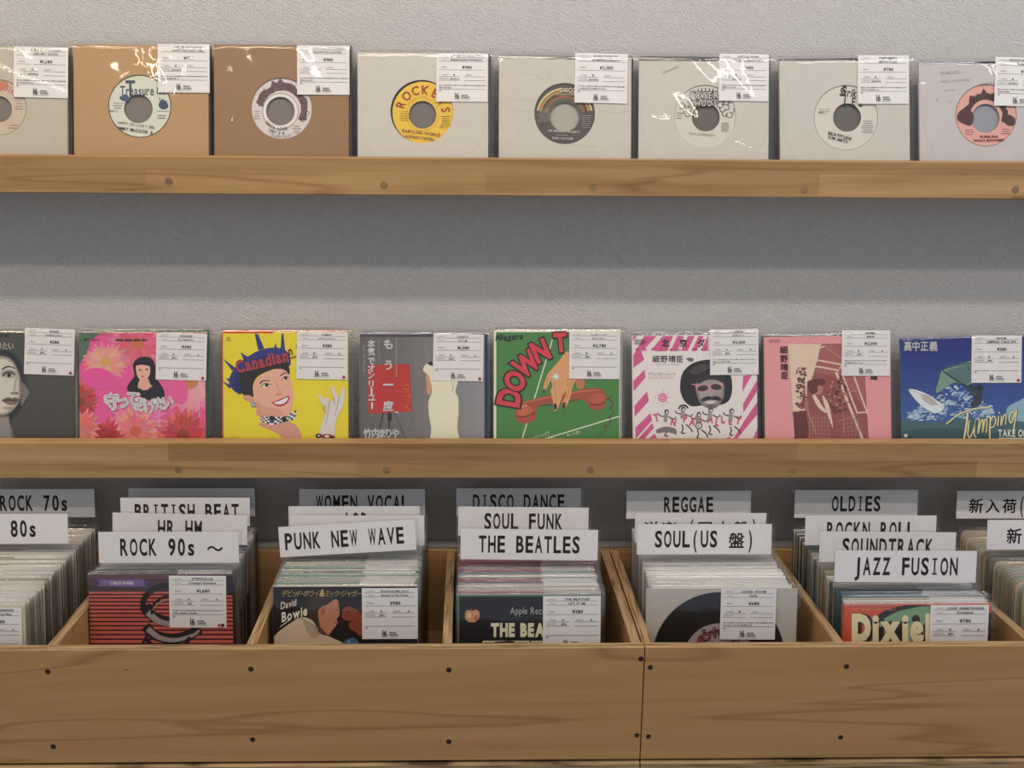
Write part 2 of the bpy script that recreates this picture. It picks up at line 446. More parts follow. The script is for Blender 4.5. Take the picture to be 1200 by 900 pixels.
# ------------------------------------------------------------------ record bins
FR0, FR1, BK0, BK1 = 1.128, 1.140, 1.435, 1.447
Z_PT, Z_PB, Z_FL = 0.872, 0.721, 0.7305
PX = {k: at_z(p, 755, 0.872).x for k, p in dict(a=-168, b=64, c=297, d=526.5, e=748.5, f=759, g=987.5, h=1215, i=1446).items()}
def record_bin(x0, x1, divs, screws, label):
    """an open plywood browser box: front, back, sides and dividers standing on a base"""
    t = empty('record_bin', ((x0 + x1) / 2, 1.29, 0)); tag(t, label, 'record bin', 'plywood record bins')
    off = Vector((-(x0 + x1) / 2, -1.29, 0))
    def part(name, fn, par=t):
        m = MB(); fn(m); o = m.build(name, par)
        if par is t: o.location = off
        return o
    fp = part('front_panel', lambda m: m.box(x0, x1, FR0, FR1, Z_PB, Z_PT, M_PANEL, 0.0007, top=M_PLYY))
    for px, py, r in screws:
        p = at_y(px, py, FR0)
        part('screw', lambda m: m.cyl((p.x, FR0 + 0.0002, p.z), r, 0.0006, M_SCREW, 14), fp)
    part('back_panel', lambda m: m.box(x0, x1, BK0, BK1, Z_PB, 0.859, M_PANEL, top=M_PLYY))
    part('bottom_board', lambda m: m.box(x0, x1, FR1 + .0003, BK0 - .0003, 0.7187, Z_FL, M_PANEL))
    def dv(xc):
        def fn(m):
            a, b = xc - 0.0056, xc + 0.0056
            y0, y1 = FR1 + .0004, BK0 - .0004
            v = [(x - .0025 - .017 * (y - y0), y, z) for x in (a, b) for y, z in ((y0, Z_FL + .0003), (y1, Z_FL + .0003), (y1, 0.859), (y0, 0.8715))]
            m.add(v, [(0, 3, 2, 1), (4, 5, 6, 7), (0, 1, 5, 4), (1, 2, 6, 5), (0, 4, 7, 3)], M_PANEL)
            m.add(v, [(3, 7, 6, 2)], M_PLYX)
        return fn
    for xc in divs: part('divider', dv(xc))
    part('base_rail', lambda m: m.box(x0, x1, FR0 - 0.004, BK1, 0.700, 0.7178, M_PLYZ, 0.0008))
    part('plinth_panel', lambda m: m.box(x0, x1, FR0, FR0 + 0.015, 0.0, 0.6995, M_PANEL))
    for xs in (x0, x1 - 0.015): part('plinth_side', lambda m: m.box(xs, xs + 0.015, FR0 + .0155, BK1, 0.0, 0.6995, M_PANEL))
    return t
def bay_left(bay, y):
    """inner face of the divider on the low-x side of a bay, at depth y"""
    x = {0: PX['a'], 1: PX['b'], 2: PX['c'], 3: PX['d'], 4: xs + .0068, 5: PX['g'], 6: PX['h']}[bay]
    return x + .0056 - .0025 - .017 * (y - FR1) + .0009
xs = at_z(755.5, 757, 0.872).x
record_bin(PX['a'] - .006, xs - 0.0006, [PX['a'], PX['b'], PX['c'], PX['d'], xs - 0.0068],
           [(56, 787, .0034), (62.5, 875, .0034), (294, 784, .0034), (296, 866.5, .0034), (526, 785, .0034), (526, 869, .0034), (751, 772, .0034), (746.5, 861.5, .0032), (148, 785, .0009)],
           'plywood record bin whose end butts against the neighbouring bin beside the soul records')
record_bin(xs + 0.0006, PX['i'] + .006, [xs + 0.0068, PX['g'], PX['h'], PX['i']],
           [(762, 782, .0034), (760, 863, .0032), (992, 781, .0034), (985, 864, .0032)],
           'plywood record bin holding the soul, jazz and newly arrived records')
mb = MB(); mb.box(-1.4, 1.6, BK1 + .0005, WALL_Y - .0002, 0.80, 0.8592, M_TRIM); tag(mb.build('trim_1'), kind='structure')

# ------------------------------------------------------------------ records
TAGS = {}
def tag_card(mb, x0, z1, wd, y, rot, spec, blank=False):
    """a price card wd wide whose upper corner is (x0, z1); printed in card units 0..100"""
    ht = wd * 0.935; k = wd / 100.0; ca, sa = math.cos(R(rot)), math.sin(R(rot))
    def mp(u, v):
        a, b = u * k, v * k
        return (x0 + a * ca - b * sa, z1 - a * sa - b * ca)
    c = [mp(0, 0), mp(100, 0), mp(100, 93.5), mp(0, 93.5)]
    v = [(p[0], yy, p[1]) for yy in (y, y + 0.0003) for p in c]
    mb.add(v, [(3, 2, 1, 0), (4, 5, 6, 7), (0, 1, 5, 4), (1, 2, 6, 5), (2, 3, 7, 6), (3, 0, 4, 7)], M_TAG)
    A = Art(mp)
    G, B = M_GREY, M_BLACK
    H = 93.5
    for yy, a, b in ((.09, 5, 95), (.168, 5, 95)): A.rect(a, yy * H - .35, b, yy * H + .35, G)
    A.text('ARTIST', 9, .072 * H, 2.3, G, 'l', 1.2)
    A.text('TITLE', 11, .15 * H, 2.3, G, 'l', 1.2)
    if not blank:
        for yy, a, b in ((.345, 5, 95), (.485, 5, 45), (.485, 54, 95), (.563, 5, 45), (.563, 54, 95), (.744, 5, 95)): A.rect(a, yy * H - .35, b, yy * H + .35, G)
        art, ti, pr, rank, slv, ctry, notes, dots = spec
        A.text(art, 59, .076 * H, 3.6, B, 'c', min(1.25, 1.25 * 15 / max(8, sum(2 if ord(q) > 255 else 1 for q in art))), bold=.02)
        A.text(ti, 59, .155 * H, 3.6, B, 'c', min(1.25, 1.25 * 15 / max(8, sum(2 if ord(q) > 255 else 1 for q in ti))), bold=.02)
        A.text('PRICE', 10, .305 * H, 2.5, G, 'l', 1.2)
        A.text(pr, 60, .318 * H, 5.2, B, 'c', 1.05, bold=.025)
        A.text('RANK', 12, .462 * H, 2.4, G, 'l', 1.1); A.text(rank, 35, .465 * H, 3.3, B, 'c', 1.2, bold=.02)
        A.text('SLEEVE', 57, .462 * H, 2.4, G, 'l', 1.1); A.text(slv, 84, .467 * H, 3.3, B, 'c', 1.2, bold=.02)
        A.text('COUNTRY', 6, .538 * H, 2.4, G, 'l', 1.1); A.text(ctry, 36, .545 * H, 3.0, B, 'c', 1.25, bold=.02)
        if notes:
            rn = random.Random(notes)
            for yy, xe in ((.665, 94), (.71, 20 + rn.random() * 40)):
                x = 6.0
                while x < xe:
                    L = 1.0 + rn.random() * 3.0; hh = .5 + rn.random() * .6
                    A.rect(x, yy * H - hh, x + L, yy * H + hh, G); x += L + .6 + rn.random() * 1.4
        A.rect(6, .765 * H, 8, .785 * H, G); A.rect(8.4, .768 * H, 10, .783 * H, G)
        A.text('16', 41, .94 * H, 11.0, B, 'c', 0.80, bold=.008, gap=.10)
        for yy, ws in ((.868, (2.6, 3.2, 2.2, 2.8)), (.912, (3.0, 2.2, 3.4, 2.6, 2.0))):
            x = 49.0
            for q in ws: A.rect(x, yy * H - 1.0, x + q, yy * H + 1.0, G); x += q + .5
        A.rect(35, .948 * H, 66, .953 * H, G)
        for i, c in enumerate(dots): A.ell(93.5 - 6.2 * (len(dots) - 1 - i), .945 * H, 2.9, 2.9, c)
    A.into(mb, y - 0.00008, 0.00003)

def pouch_mesh(W, H, t, el, er, et, seed, amp, nx=30, nz=30, gap=0.0018, bulge=0.0, creases=()):
    """the clear outer sleeve: a thin flattened bag, open along its folded-over top"""
    rn = random.Random(seed); sx, sz = rn.random() * 50, rn.random() * 50
    x0, x1, z0, z1 = -W / 2 - el, W / 2 + er, 0.0006, H + et
    yf = -t / 2 - gap; bk = gap * .6
    v, f = [], []
    for j in range(nz + 1):
        for i in range(nx + 1):
            a, b = i / nx, 1 - (1 - j / nz) ** 1.6
            x, z = x0 + (x1 - x0) * a, z0 + (z1 - z0) * b
            ed = min(a, 1 - a, b * 1.5) * 8; ed = min(1, ed)
            # broad slack folds plus a few creases fanning from the upper corner
            q = noise.noise(Vector((x * 16 + sx, z * 9 + sz, seed))) + 0.9 * noise.noise(Vector(((x + z * .5) * 42 + sx, z * 20, seed + 7)))
            y = yf - amp * max(0.0, 0.55 + q) * ed - bulge * math.sin(math.pi * a) ** .7 * math.sin(math.pi * min(1, b * 1.02)) * (1 + .25 * q)
            for pts, hw, hh in creases:
                best = 1e9
                for (ax, az), (bx, bz) in zip(pts, pts[1:]):
                    L2 = (bx - ax) ** 2 + (bz - az) ** 2; k = min(1, max(0, ((x - ax) * (bx - ax) + (z - az) * (bz - az)) / L2))
                    best = min(best, (x - ax - k * (bx - ax)) ** 2 + (z - az - k * (bz - az)) ** 2)
                if best < 16 * hw * hw: y -= hh * math.exp(-best / (hw * hw))
            top = max(0.0, (z - (H + et - 0.012)) / 0.012)
            y += (t / 2 + bk - yf) * (1 - math.sqrt(max(0.0, 1 - top * top))) * 0.9
            v.append((x, y, z))
    n1 = nx + 1
    for j in range(nz):
        for i in range(nx):
            k = j * n1 + i; f.append((k, k + 1, k + n1 + 1, k + n1))
    b = len(v); yb = t / 2 + bk
    v += [(x0, yb, z0), (x1, yb, z0), (x1, yb, z1), (x0, yb, z1)]
    f.append((b, b + 3, b + 2, b + 1))
    f.append(tuple([b] + [j * n1 for j in range(nz + 1)] + [b + 3])[::-1])          # sides
    f.append(tuple([b + 1] + [j * n1 + nx for j in range(nz + 1)] + [b + 2]))
    f.append(tuple([b] + list(range(n1)) + [b + 1]))
    me = bpy.data.meshes.new('plastic_sleeve'); me.from_pydata(v, [], f); me.materials.append(M_PLASTIC)
    me.polygons.foreach_set('use_smooth', [len(p.vertices) == 4 and p.index < nx * nz for p in me.polygons]); me.update()
    return me
def add(name, me, parent):
    o = bpy.data.objects.new(name, me); col.objects.link(o); o.parent = parent; return o

LEAN_S, YB_S, THK = R(13.5), 1.4145, 0.0032
def frame(x, yb, zf, lean, tilt=0.0):
    return Matrix.Translation((x, yb, zf)) @ Matrix.Rotation(-lean, 4, 'X') @ Matrix.Rotation(tilt, 4, 'Y')
def plane_map(M, y, crop):
    """photo measure (crop pixel) -> metres on the record's own front plane"""
    x0, y0, s = crop; I = M.inverted(); o = I @ CAM; I3 = I.to_3x3()
    def mp(cx, cy):
        d = I3 @ ray(x0 + cx / s, y0 + cy / s)
        k = (y - o.y) / d.y
        return (o.x + d.x * k, o.z + d.z * k)
    return mp
def place(crop, tl, tr, yb=YB_S, zf=SH_M, lean=LEAN_S, tilt=0.0, t=THK):
    mp = plane_map(frame(0, yb, zf, lean), -t / 2, crop)
    a, b = mp(*tl), mp(*tr); H = (a[1] + b[1]) / 2 / math.cos(tilt)
    dx = H * math.sin(tilt)
    up = 0.001 + (b[0] - a[0]) / 2 * abs(math.sin(tilt))
    M = frame((a[0] + b[0]) / 2 - dx, yb, zf + up, lean, tilt)
    return M, b[0] - a[0], H - up / math.cos(lean)
def jacket_box(mb, W, H, t, c, edge=None):
    mb.box(-W / 2, W / 2, -t / 2, t / 2, 0, H, c if not isinstance(c, tuple) else ink(c), 0.0004, top=edge, ends=edge)
def finish(root, M, W, H, t, crop, tagbox, spec, seed, amp, pext=(.002, .008, .005), tagrot=0.0, bulge=0.0, creases=()):
    if tagbox:
        mp = plane_map(M, -t / 2 - .001, crop)
        a = mp(tagbox[0], tagbox[1]); b = mp(tagbox[2], tagbox[1])
        m = MB(); tag_card(m, a[0], a[1], b[0] - a[0], -t / 2 - 0.0013, tagrot, spec); m.build('price_tag', root)
    pm = plane_map(M, -t / 2, crop); n = 72 if creases else 30
    add('plastic_sleeve', pouch_mesh(W, H, t, *pext, seed, amp, n, n, bulge=bulge, creases=[([pm(*p) for p in pts], hw, hh) for pts, hw, hh in creases]), root)
def picture_single(crop, tl, tr, base, draw, tagbox, spec, label, group=None, seed=1, amp=.0011, edge=None, place_kw={}, pext=(.002, .008, .005), tagrot=0.0):
    M, W, H = place(crop, tl, tr, **place_kw)
    root = empty('picture_sleeve_single', None, M); tag(root, label, 'record', group)
    mb = MB(); jacket_box(mb, W, H, THK, base, ink(edge) if edge else None)
    A = Art(plane_map(M, -THK / 2, crop), (-W / 2 + .0003, W / 2 - .0003, 0.0003, H - .0003))
    draw(A); A.into(mb, -THK / 2 - 0.00003, 0.00002)
    mb.build('picture_sleeve', root)
    finish(root, M, W, H, THK, crop, tagbox, spec, seed, amp, pext, tagrot)
    return M, W, H
def paper_single(crop, tl, tr, paper, hole, lab, spin, label_rgb, draw, tagbox, spec, label, seed=1, amp=.0016, paper_draw=None, drop=0.0, inner=(120, 112, 102), tilt=0.0, tagrot=0.0, pext=(.002, .008, .005), disc_c=None, bulge=0.0, creases=()):
    """a single in a plain paper sleeve: front sheet with a round window, the black disc behind it with its centre label"""
    t = 0.0046
    M, W, H = place(crop, tl, tr, zf=SH_T, t=t, tilt=tilt)
    root = empty('paper_sleeve_single', None, M); tag(root, label, 'record', 'paper-sleeved singles on the upper shelf')
    mp = plane_map(M, -t / 2, crop)
    hc = mp(hole[0], hole[1]); hr = abs(mp(hole[0] + hole[2], hole[1])[0] - hc[0])
    c = ink(paper); m = MB()
    Hf = H - drop
    x0, x1 = -W / 2, W / 2
    angs = sorted(set([2 * math.pi * k / 72 for k in range(72)] + [math.atan2(zz - hc[1], xx - hc[0]) % (2 * math.pi) for xx in (x0, x1) for zz in (0, Hf)]))
    v, f = [], []; n = len(angs)
    for a in angs:
        dx, dz = math.cos(a), math.sin(a); k = 9.0
        if dx > 1e-9: k = min(k, (x1 - hc[0]) / dx)
        if dx < -1e-9: k = min(k, (x0 - hc[0]) / dx)
        if dz > 1e-9: k = min(k, (Hf - hc[1]) / dz)
        if dz < -1e-9: k = min(k, -hc[1] / dz)
        v += [(hc[0] + hr * dx, -t / 2, hc[1] + hr * dz), (hc[0] + k * dx, -t / 2, hc[1] + k * dz), (hc[0] + hr * dx, -t / 2 + .0003, hc[1] + hr * dz)]
    for i in range(n):
        j = (i + 1) % n
        f += [(3 * i, 3 * i + 1, 3 * j + 1, 3 * j), (3 * i + 2, 3 * i, 3 * j, 3 * j + 2)]
    f = [q[::-1] for q in f]
    m.add(v, f, c)
    ci = ink(inner)
    m.add([(x0, t / 2 - .0004, 0), (x1, t / 2 - .0004, 0), (x1, t / 2 - .0004, H), (x0, t / 2 - .0004, H)], [(0, 1, 2, 3)], ci)
    m.add([(x0, t / 2, 0), (x1, t / 2, 0), (x1, t / 2, H), (x0, t / 2, H)], [(3, 2, 1, 0)], c)
    for xx in (x0, x1):
        m.add([(xx, -t / 2, 0), (xx, t / 2, 0), (xx, t / 2, H), (xx, -t / 2, Hf)], [(0, 1, 2, 3) if xx > 0 else (3, 2, 1, 0)], c)
    m.add([(x0, -t / 2, 0), (x1, -t / 2, 0), (x1, t / 2, 0), (x0, t / 2, 0)], [(3, 2, 1, 0)], c)
    m.add([(x0, t / 2 - .0004, H), (x1, t / 2 - .0004, H), (x1, t / 2, H), (x0, t / 2, H)], [(0, 1, 2, 3)], c)
    A = Art(lambda u, q: (hc[0] + u, hc[1] - q), (x0 + .0003, x1 - .0003, .0003, Hf - .0003)); A.ring(0, 0, .0835, .0843, tuple(int(q * .955) for q in paper), 0, 360, 64); A.into(m, -t / 2 - .00002, .00001)
    if paper_draw:
        A = Art(mp, (x0 + .0003, x1 - .0003, .0003, Hf - .0003)); paper_draw(A); A.into(m, -t / 2 - .00003, .00002)
    m.build('paper_sleeve', root)
    # the disc
    md = plane_map(M, -0.0006, crop)
    dc = md(*(disc_c or lab[:2])); lr = abs(md(lab[0] + lab[2], lab[1])[0] - md(lab[0], lab[1])[0])
    sc = md(spin[0], spin[1]); sr = abs(md(spin[0] + spin[2], spin[1])[0] - sc[0])
    lc = md(lab[0], lab[1])
    DR = min(0.0872, W / 2 - abs(lc[0]) - 0.0005, (H - .003) / 2)
    def annulus(mb_, cx, cz, r0, r1, y0, y1, mat, ox=0, oz=0, n=64):
        v, f = [], []
        for k in range(n):
            a = 2 * math.pi * k / n; ca, sa = math.cos(a), math.sin(a)
            v += [(ox + r0 * ca, y0, oz + r0 * sa), (cx + r1 * ca, y0, cz + r1 * sa), (ox + r0 * ca, y1, oz + r0 * sa), (cx + r1 * ca, y1, cz + r1 * sa)]
        for k in range(n):
            a, b = 4 * k, 4 * ((k + 1) % n)
            f += [(a, b, b + 1, a + 1)[::-1], (a + 2, a + 3, b + 3, b + 2)[::-1], (a, a + 2, b + 2, b)[::-1], (a + 1, b + 1, b + 3, a + 3)[::-1]]
        mb_.add(v, [q[::-1] for q in f], mat)
    top_ = H - drop - DR + (.0040 if drop else -.0005)
    m = MB(); annulus(m, dc[0], max(DR + .001, top_ if drop else min(dc[1], top_)), sr * 1.01, DR, -0.0006, 0.0006, M_VINYL, sc[0], sc[1])
    disc = m.build('record_disc', root)
    m = MB(); annulus(m, lc[0], lc[1], sr, lr, -0.0009, -0.00065, ink(label_rgb), sc[0], sc[1])
    A = Art(plane_map(M, -0.0009, crop)); draw(A); A.into(m, -0.00092, 0.00002)
    m.build('centre_label', disc)
    finish(root, M, W, H, t, crop, tagbox, spec, seed, amp, pext, tagrot, bulge, creases)
    return M, W, H
def spare_single(M, W, H, dx, rgb, label, seed, cat='record', dy=0.0075, dz=0.0):
    """the next single standing behind a displayed one, showing only along its edges"""
    M2 = Matrix.Translation((dx, dy / math.cos(LEAN_S), 0.0)) @ M
    root = empty('picture_sleeve_single' if cat else 'single', None, M2); tag(root, label, 'record', 'singles standing behind the displayed ones')
    mb = MB(); jacket_box(mb, W, H + dz, THK, rgb); mb.build('picture_sleeve', root)
    add('plastic_sleeve', pouch_mesh(W, H + dz, THK, .001, .003, .005, seed, .0006, 10, 10), root)

# ------------------------------------------------------------------ upper shelf: paper-sleeved singles
K = (48, 42, 40)
def wob(A, pts, c, n=5): A.blob(pts, c, n)
def small_lines(A, x, y, wd, n, dy, c, h=3, al='c', seed=0):
    rn = random.Random(seed)
    for i in range(n):
        L = wd * (.6 + .4 * rn.random()); a = x - L / 2 if al == 'c' else x
        q = a
        while q < a + L:
            e = min(a + L, q + wd * (.08 + .12 * rn.random())); A.rect(q, y + i * dy - h / 2, e, y + i * dy + h / 2, c); q = e + wd * .03
C0, C240, C400, C570, C740, C940 = ((x, 30, 4.285) for x in (0, 240, 400, 570, 740, 940))
SP, JP = 'SP', 'JPN'

def d_t0(A):
    A.arc('Recording', -8, 425, 105, 125, 40, 30, (170, 110, 85), bold=.02)
    wob(A, [(-20, 295), (10, 280), (40, 290), (30, 312), (0, 330), (-25, 318)], (190, 120, 95))
    small_lines(A, 95, 380, 44, 4, 13, (140, 115, 95), 3, seed=3)
    small_lines(A, 70, 500, 60, 2, 14, (140, 115, 95), 3, seed=4)
U0 = paper_single(C0, (-365, 104), (335, 104), (184, 176, 158), (-8, 410, 141), (-8, 410, 140), (-5, 420, 66), (196, 178, 158), d_t0,
             (70, 104, 343, 340), ('SHEILA MORGAN', 'ON MY OWN', '¥1,280', 'B', '', 'Jamaica', 11, ()),
             'paper-sleeved single with a pale peach label, beside the tan kraft sleeve with a mint label', seed=3, amp=.0024, tagrot=1, bulge=.0045, creases=[([(-60, 190), (120, 268), (335, 346)], .003, .0013), ([(110, 505), (250, 595)], .003, .0011), ([(310, 400), (322, 600)], .003, .001)], pext=(.001, .003, .005))
def d_t1(A):
    A.text('Treasure', 690, 350, 46, (62, 72, 88), 'c', .62, bold=.02)
    A.text('T', 658, 352, 74, (62, 72, 88), 'c', .7, bold=.03)
    A.text('Isle', 812, 345, 34, (62, 72, 88), 'c', .7, bold=.02)
    wob(A, [(600, 360), (630, 345), (650, 362), (640, 380), (612, 376)], (70, 82, 105))
    wob(A, [(795, 400), (812, 372), (832, 380), (846, 402), (836, 418), (812, 420)], (66, 76, 100))
    for q in range(4): A.line([(800 + q * 12, 360 + q * 5), (812 + q * 9, 412)], 4, (66, 76, 100))
    A.rect(570, 388, 622, 391, (120, 126, 120)); A.rect(790, 428, 850, 431, (120, 126, 120))
    small_lines(A, 592, 402, 55, 2, 12, (105, 110, 105), 4, seed=5); A.text('SIDE 2', 570, 434, 9, (70, 72, 75), 'c', 1.2)
    small_lines(A, 812, 452, 44, 2, 12, (105, 110, 105), 4, seed=6)
    A.text('HAPPY GO LUCKY GIRL', 686, 506, 13, (75, 78, 78), 'c', .9, rot=8)
    A.text('TOMMY McCOOK &', 668, 532, 15, (75, 78, 78), 'c', .95, rot=8, bold=.02)
U1 = paper_single(C0, (368, 96), (1045, 96), (174, 140, 98), (702, 405, 158), (702, 405, 154), (695, 418, 72), (205, 208, 190), d_t1,
             (792, 92, 1052, 318), ('Tommy Mccook & Supersonics', 'HAPPY GO LUCKY GIRL', '¥780', 'B', '', 'Jamaica', 12, ()),
             'single in a tan kraft sleeve with a mint green label', seed=8, amp=.0026, bulge=.0055, creases=[([(742, 140), (736, 215)], .004, .0015), ([(805, 190), (788, 300), (765, 390)], .003, .0013), ([(965, 175), (895, 350), (845, 440)], .003, .0014), ([(948, 370), (920, 510)], .0025, .0012), ([(690, 215), (645, 265)], .003, .0012), ([(392, 170), (424, 118)], .003, .0012), ([(805, 480), (780, 640)], .003, .0009)], pext=(.001, .003, .005))
def crown(A, cx, cy, r0, r1, c, a0, a1, seed, spikes, line=None):
    """a hand-drawn ragged band running round the top of a label"""
    rn = random.Random(seed); p = []
    n = 26
    for i in range(n + 1):
        a = R(a0 + (a1 - a0) * i / n); r = r1 - 14 * rn.random() - (18 if i in (0, n) else 0)
        for sa, sr in spikes:
            if abs(math.degrees(a) - sa) < 4.5: r = r1 + sr
        p.append((cx + r * math.cos(a), cy - r * math.sin(a)))
    for i in range(n, -1, -1):
        a = R(a0 + (a1 - a0) * i / n); p.append((cx + (r0 + 5 * rn.random()) * math.cos(a), cy - (r0 + 4 * rn.random()) * math.sin(a)))
    A.poly(p, c)
    for i in range(22):
        a = R(a0 + (a1 - a0) * (i + .5) / 22); r = r0 + (r1 - r0) * (.3 + .5 * rn.random())
        if line: A.ring(cx + r * math.cos(a), cy - r * math.sin(a), 8, 11, line, rn.random() * 360, rn.random() * 360 + 250, 10)
def d_t2(A):
    crown(A, 388, 420, 92, 138, (108, 82, 82), 172, -32, 4, ((110, 14), (92, 20), (150, -2)), (72, 50, 50))
    A.ring(380, 430, 74, 88, (222, 216, 208)); A.ring(380, 430, 88, 90.5, (110, 95, 92))
    A.text('DAWTA LOVER', 348, 516, 17, (70, 60, 60), 'c', .95, rot=14, bold=.02) if 0 else A.arc('DAWTA LOVER', 386, 420, 107, 222, 285, 15, (70, 60, 60), .8, .02, inner=True)
    A.arc('LADY G &', 386, 420, 126, 240, 274, 14, (70, 60, 60), .8, .02, inner=True)
    A.arc('TECHNIQUES', 386, 420, 144, 246, 290, 13, (70, 60, 60), .75, inner=True)
    small_lines(A, 262, 430, 36, 4, 12, (130, 115, 112), 3, seed=7); small_lines(A, 462, 505, 42, 4, 11, (130, 115, 112), 3, seed=8)
U2 = paper_single(C240, (46, 97), (722, 97), (144, 113, 80), (386, 416, 153.5), (386, 417, 152), (380, 430, 71), (208, 198, 192), d_t2,
             (463, 99, 726, 338), ("LADY'G & TECHNIQUES", 'DAWTA LOVER', '¥980', 'B', '', 'Jamaica', 13, ()),
             'single in a brown card sleeve with a pinkish white label under a dark scrawled crown', seed=21, amp=.0020, bulge=.0045, creases=[([(128, 235), (165, 330), (180, 410), (150, 485), (90, 580)], .0032, .0015), ([(70, 120), (62, 190)], .003, .0012)], pext=(.001, .004, .005))
def d_t3(A):
    A.arc('ROCKERS', 408, 440, 96, 158, 8, 42, (150, 58, 36), .72, .03)
    A.ring(408, 448, 80, 81.5, (150, 120, 40)); A.arc('INTERNATIONAL MUSIC', 408, 448, 86, 150, 30, 8, (150, 110, 40))
    for x, sd in ((318, 1), (525, 2)):
        small_lines(A, x, 432 if x < 400 else 456, 52, 5, 11, (120, 92, 36), 3, seed=sd)
    A.text('SIDE A', 512, 514, 8, (110, 60, 36), 'c', 1.1)
    A.text('BABYLON WORLD', 402, 546, 14, (96, 58, 34), 'c', 1.05, rot=7, bold=.01)
    A.text('LACKSLEY CASTELL', 392, 570, 13, (96, 58, 34), 'c', .82, rot=7, bold=.02)
def p_t3(A):
    A.ring(405, 432, 300, 302, (190, 184, 168), 20, 200)
U3 = paper_single(C400, (82, 137), (738, 137), (196, 190, 177), (405, 432, 158), (412, 438, 155), (408, 448, 69), (222, 184, 66), d_t3,
             (477, 138, 735, 372), ('LACKSLEY CASTELL', 'BABYLON WORLD', '¥980', 'B', '', 'Jamaica', 14, ()),
             'white paper-sleeved single with a yellow label lettered in red', seed=31, amp=.0016, bulge=.003, creases=[([(106, 150), (100, 215)], .003, .0012), ([(690, 555), (745, 580)], .003, .0012), ([(98, 620), (104, 650)], .003, .001)], paper_draw=p_t3, inner=(112, 105, 98))
def d_t4(A):
    for r, wd, c in ((138, 9, (205, 190, 140)), (124, 10, (188, 130, 70)), (110, 11, (70, 84, 60)), (98, 8, (170, 90, 60)), (88, 7, (92, 110, 78))):
        A.ring(393, 455, r - wd / 2, r + wd / 2, c, 12, 168)
    A.rect(372, 312, 452, 336, (70, 62, 54)); A.text('DISCO', 412, 333, 19, (212, 200, 170), 'c', .9, bold=.03)
    A.text('INTERNATIONAL', 405, 350, 9, (205, 180, 140), 'c', 1.0)
    A.ring(393, 458, 74, 82, (96, 92, 84), 0, 360)
    small_lines(A, 290, 420, 70, 7, 10, (160, 152, 140), 3, seed=11); small_lines(A, 502, 452, 62, 7, 10, (160, 152, 140), 3, seed=12)
    A.text('HIS IMPERIAL MAJESTY', 392, 537, 10, (200, 192, 178), 'c', 1.0, rot=3, bold=.02); small_lines(A, 380, 551, 60, 1, 10, (160, 152, 140), 3, seed=2)
    A.text('ROD TAYLOR', 384, 572, 10, (200, 192, 178), 'c', 1.0, rot=2, bold=.02)
def p_t4(A):
    for p in ([(160, 240), (230, 246), (285, 268)], [(70, 385), (150, 372), (240, 380)], [(90, 400), (180, 430), (230, 425)], [(290, 215), (320, 262), (330, 290)], [(340, 190), (400, 240), (420, 285)], [(300, 610), (420, 600), (560, 612)], [(560, 420), (640, 440), (700, 430)]):
        A.line(p, 3, (184, 176, 162), 6, True)
U4 = paper_single(C570, (64, 150), (728, 150), (193, 187, 174), (393, 442, 152), (393, 444, 152), (393, 458, 73), (86, 78, 72), d_t4,
             (446, 137, 710, 372), ('ROD TAYLOR', 'HIS IMPERIAL MAJESTY', '¥2,580', 'B', '', 'Jamaica', 15, ()),
             'crumpled white paper-sleeved single with a dark label crossed by rainbow bands', seed=44, amp=.0014, bulge=.003, creases=[([(700, 480), (716, 600)], .003, .001), ([(75, 190), (68, 320)], .003, .0009)], paper_draw=p_t4, drop=.0052, inner=(168, 162, 150), tagrot=.8)
def d_t5(A):
    A.ring(372, 457, 146, 149, (212, 206, 192))
    rn = random.Random(5)
    for i in range(15):
        a = R(165 - i * 11.5); r = 112 + rn.random() * 22
        A.ring(372 + r * math.cos(a), 455 - r * math.sin(a) * .86, 13, 17, K, rn.random() * 90 + 150, rn.random() * 90 + 370, 12)
    for i in range(11):
        a = R(168 - i * 15.5); r = 92 + rn.random() * 14
        A.ring(372 + r * math.cos(a), 462 - r * math.sin(a) * .9, 11, 15, K, 150, 380, 12)
    for i in range(9):
        a = R(122 - i * 8); A.line([(372 + 118 * math.cos(a), 455 - 118 * math.sin(a)), (372 + 142 * math.cos(a), 455 - 142 * math.sin(a))], 5, K)
    for t, y, h, x0 in (('POWER', 366, 32, 292), ('HOUSE', 404, 28, 318)):
        x = x0
        for ch in t:
            A.text(ch, x + 15, y, h, K, 'c', .8, bold=.1); A.text(ch, x + 15, y, h, (214, 208, 196), 'c', .8, bold=.01); x += 30
    small_lines(A, 238, 440, 40, 3, 12, (120, 112, 105), 3, seed=13); small_lines(A, 470, 490, 52, 5, 10, (100, 92, 86), 3, seed=14)
    A.text('TRUE CONFESSION', 352, 552, 12, (150, 138, 108), 'c', .85, rot=4)
def p_t5(A):
    A.text('Conversion!', 198, 228, 15, (70, 62, 58), 'c', .8, rot=-24, sh=.3)
U5 = paper_single(C740, (38, 154), (692, 154), (194, 188, 176), (370, 455, 155), (370, 456, 154.5), (373, 461, 70), (203, 197, 183), d_t5,
             (441, 141, 690, 378), ('LITTLE JOHN', 'TRUE CONFESSION', '¥680', 'B', '', 'Jamaica', 16, ()),
             'white paper-sleeved single whose white label has black cloud drawing', seed=52, amp=.0016, bulge=.0065, creases=[([(175, 470), (205, 560), (280, 625), (400, 652), (520, 655), (640, 625)], .0042, .0020), ([(250, 578), (320, 560), (420, 578), (580, 618)], .0034, .0014), ([(90, 470), (180, 490)], .003, .0012)], paper_draw=p_t5, drop=.0066, inner=(100, 94, 86), tagrot=.4)
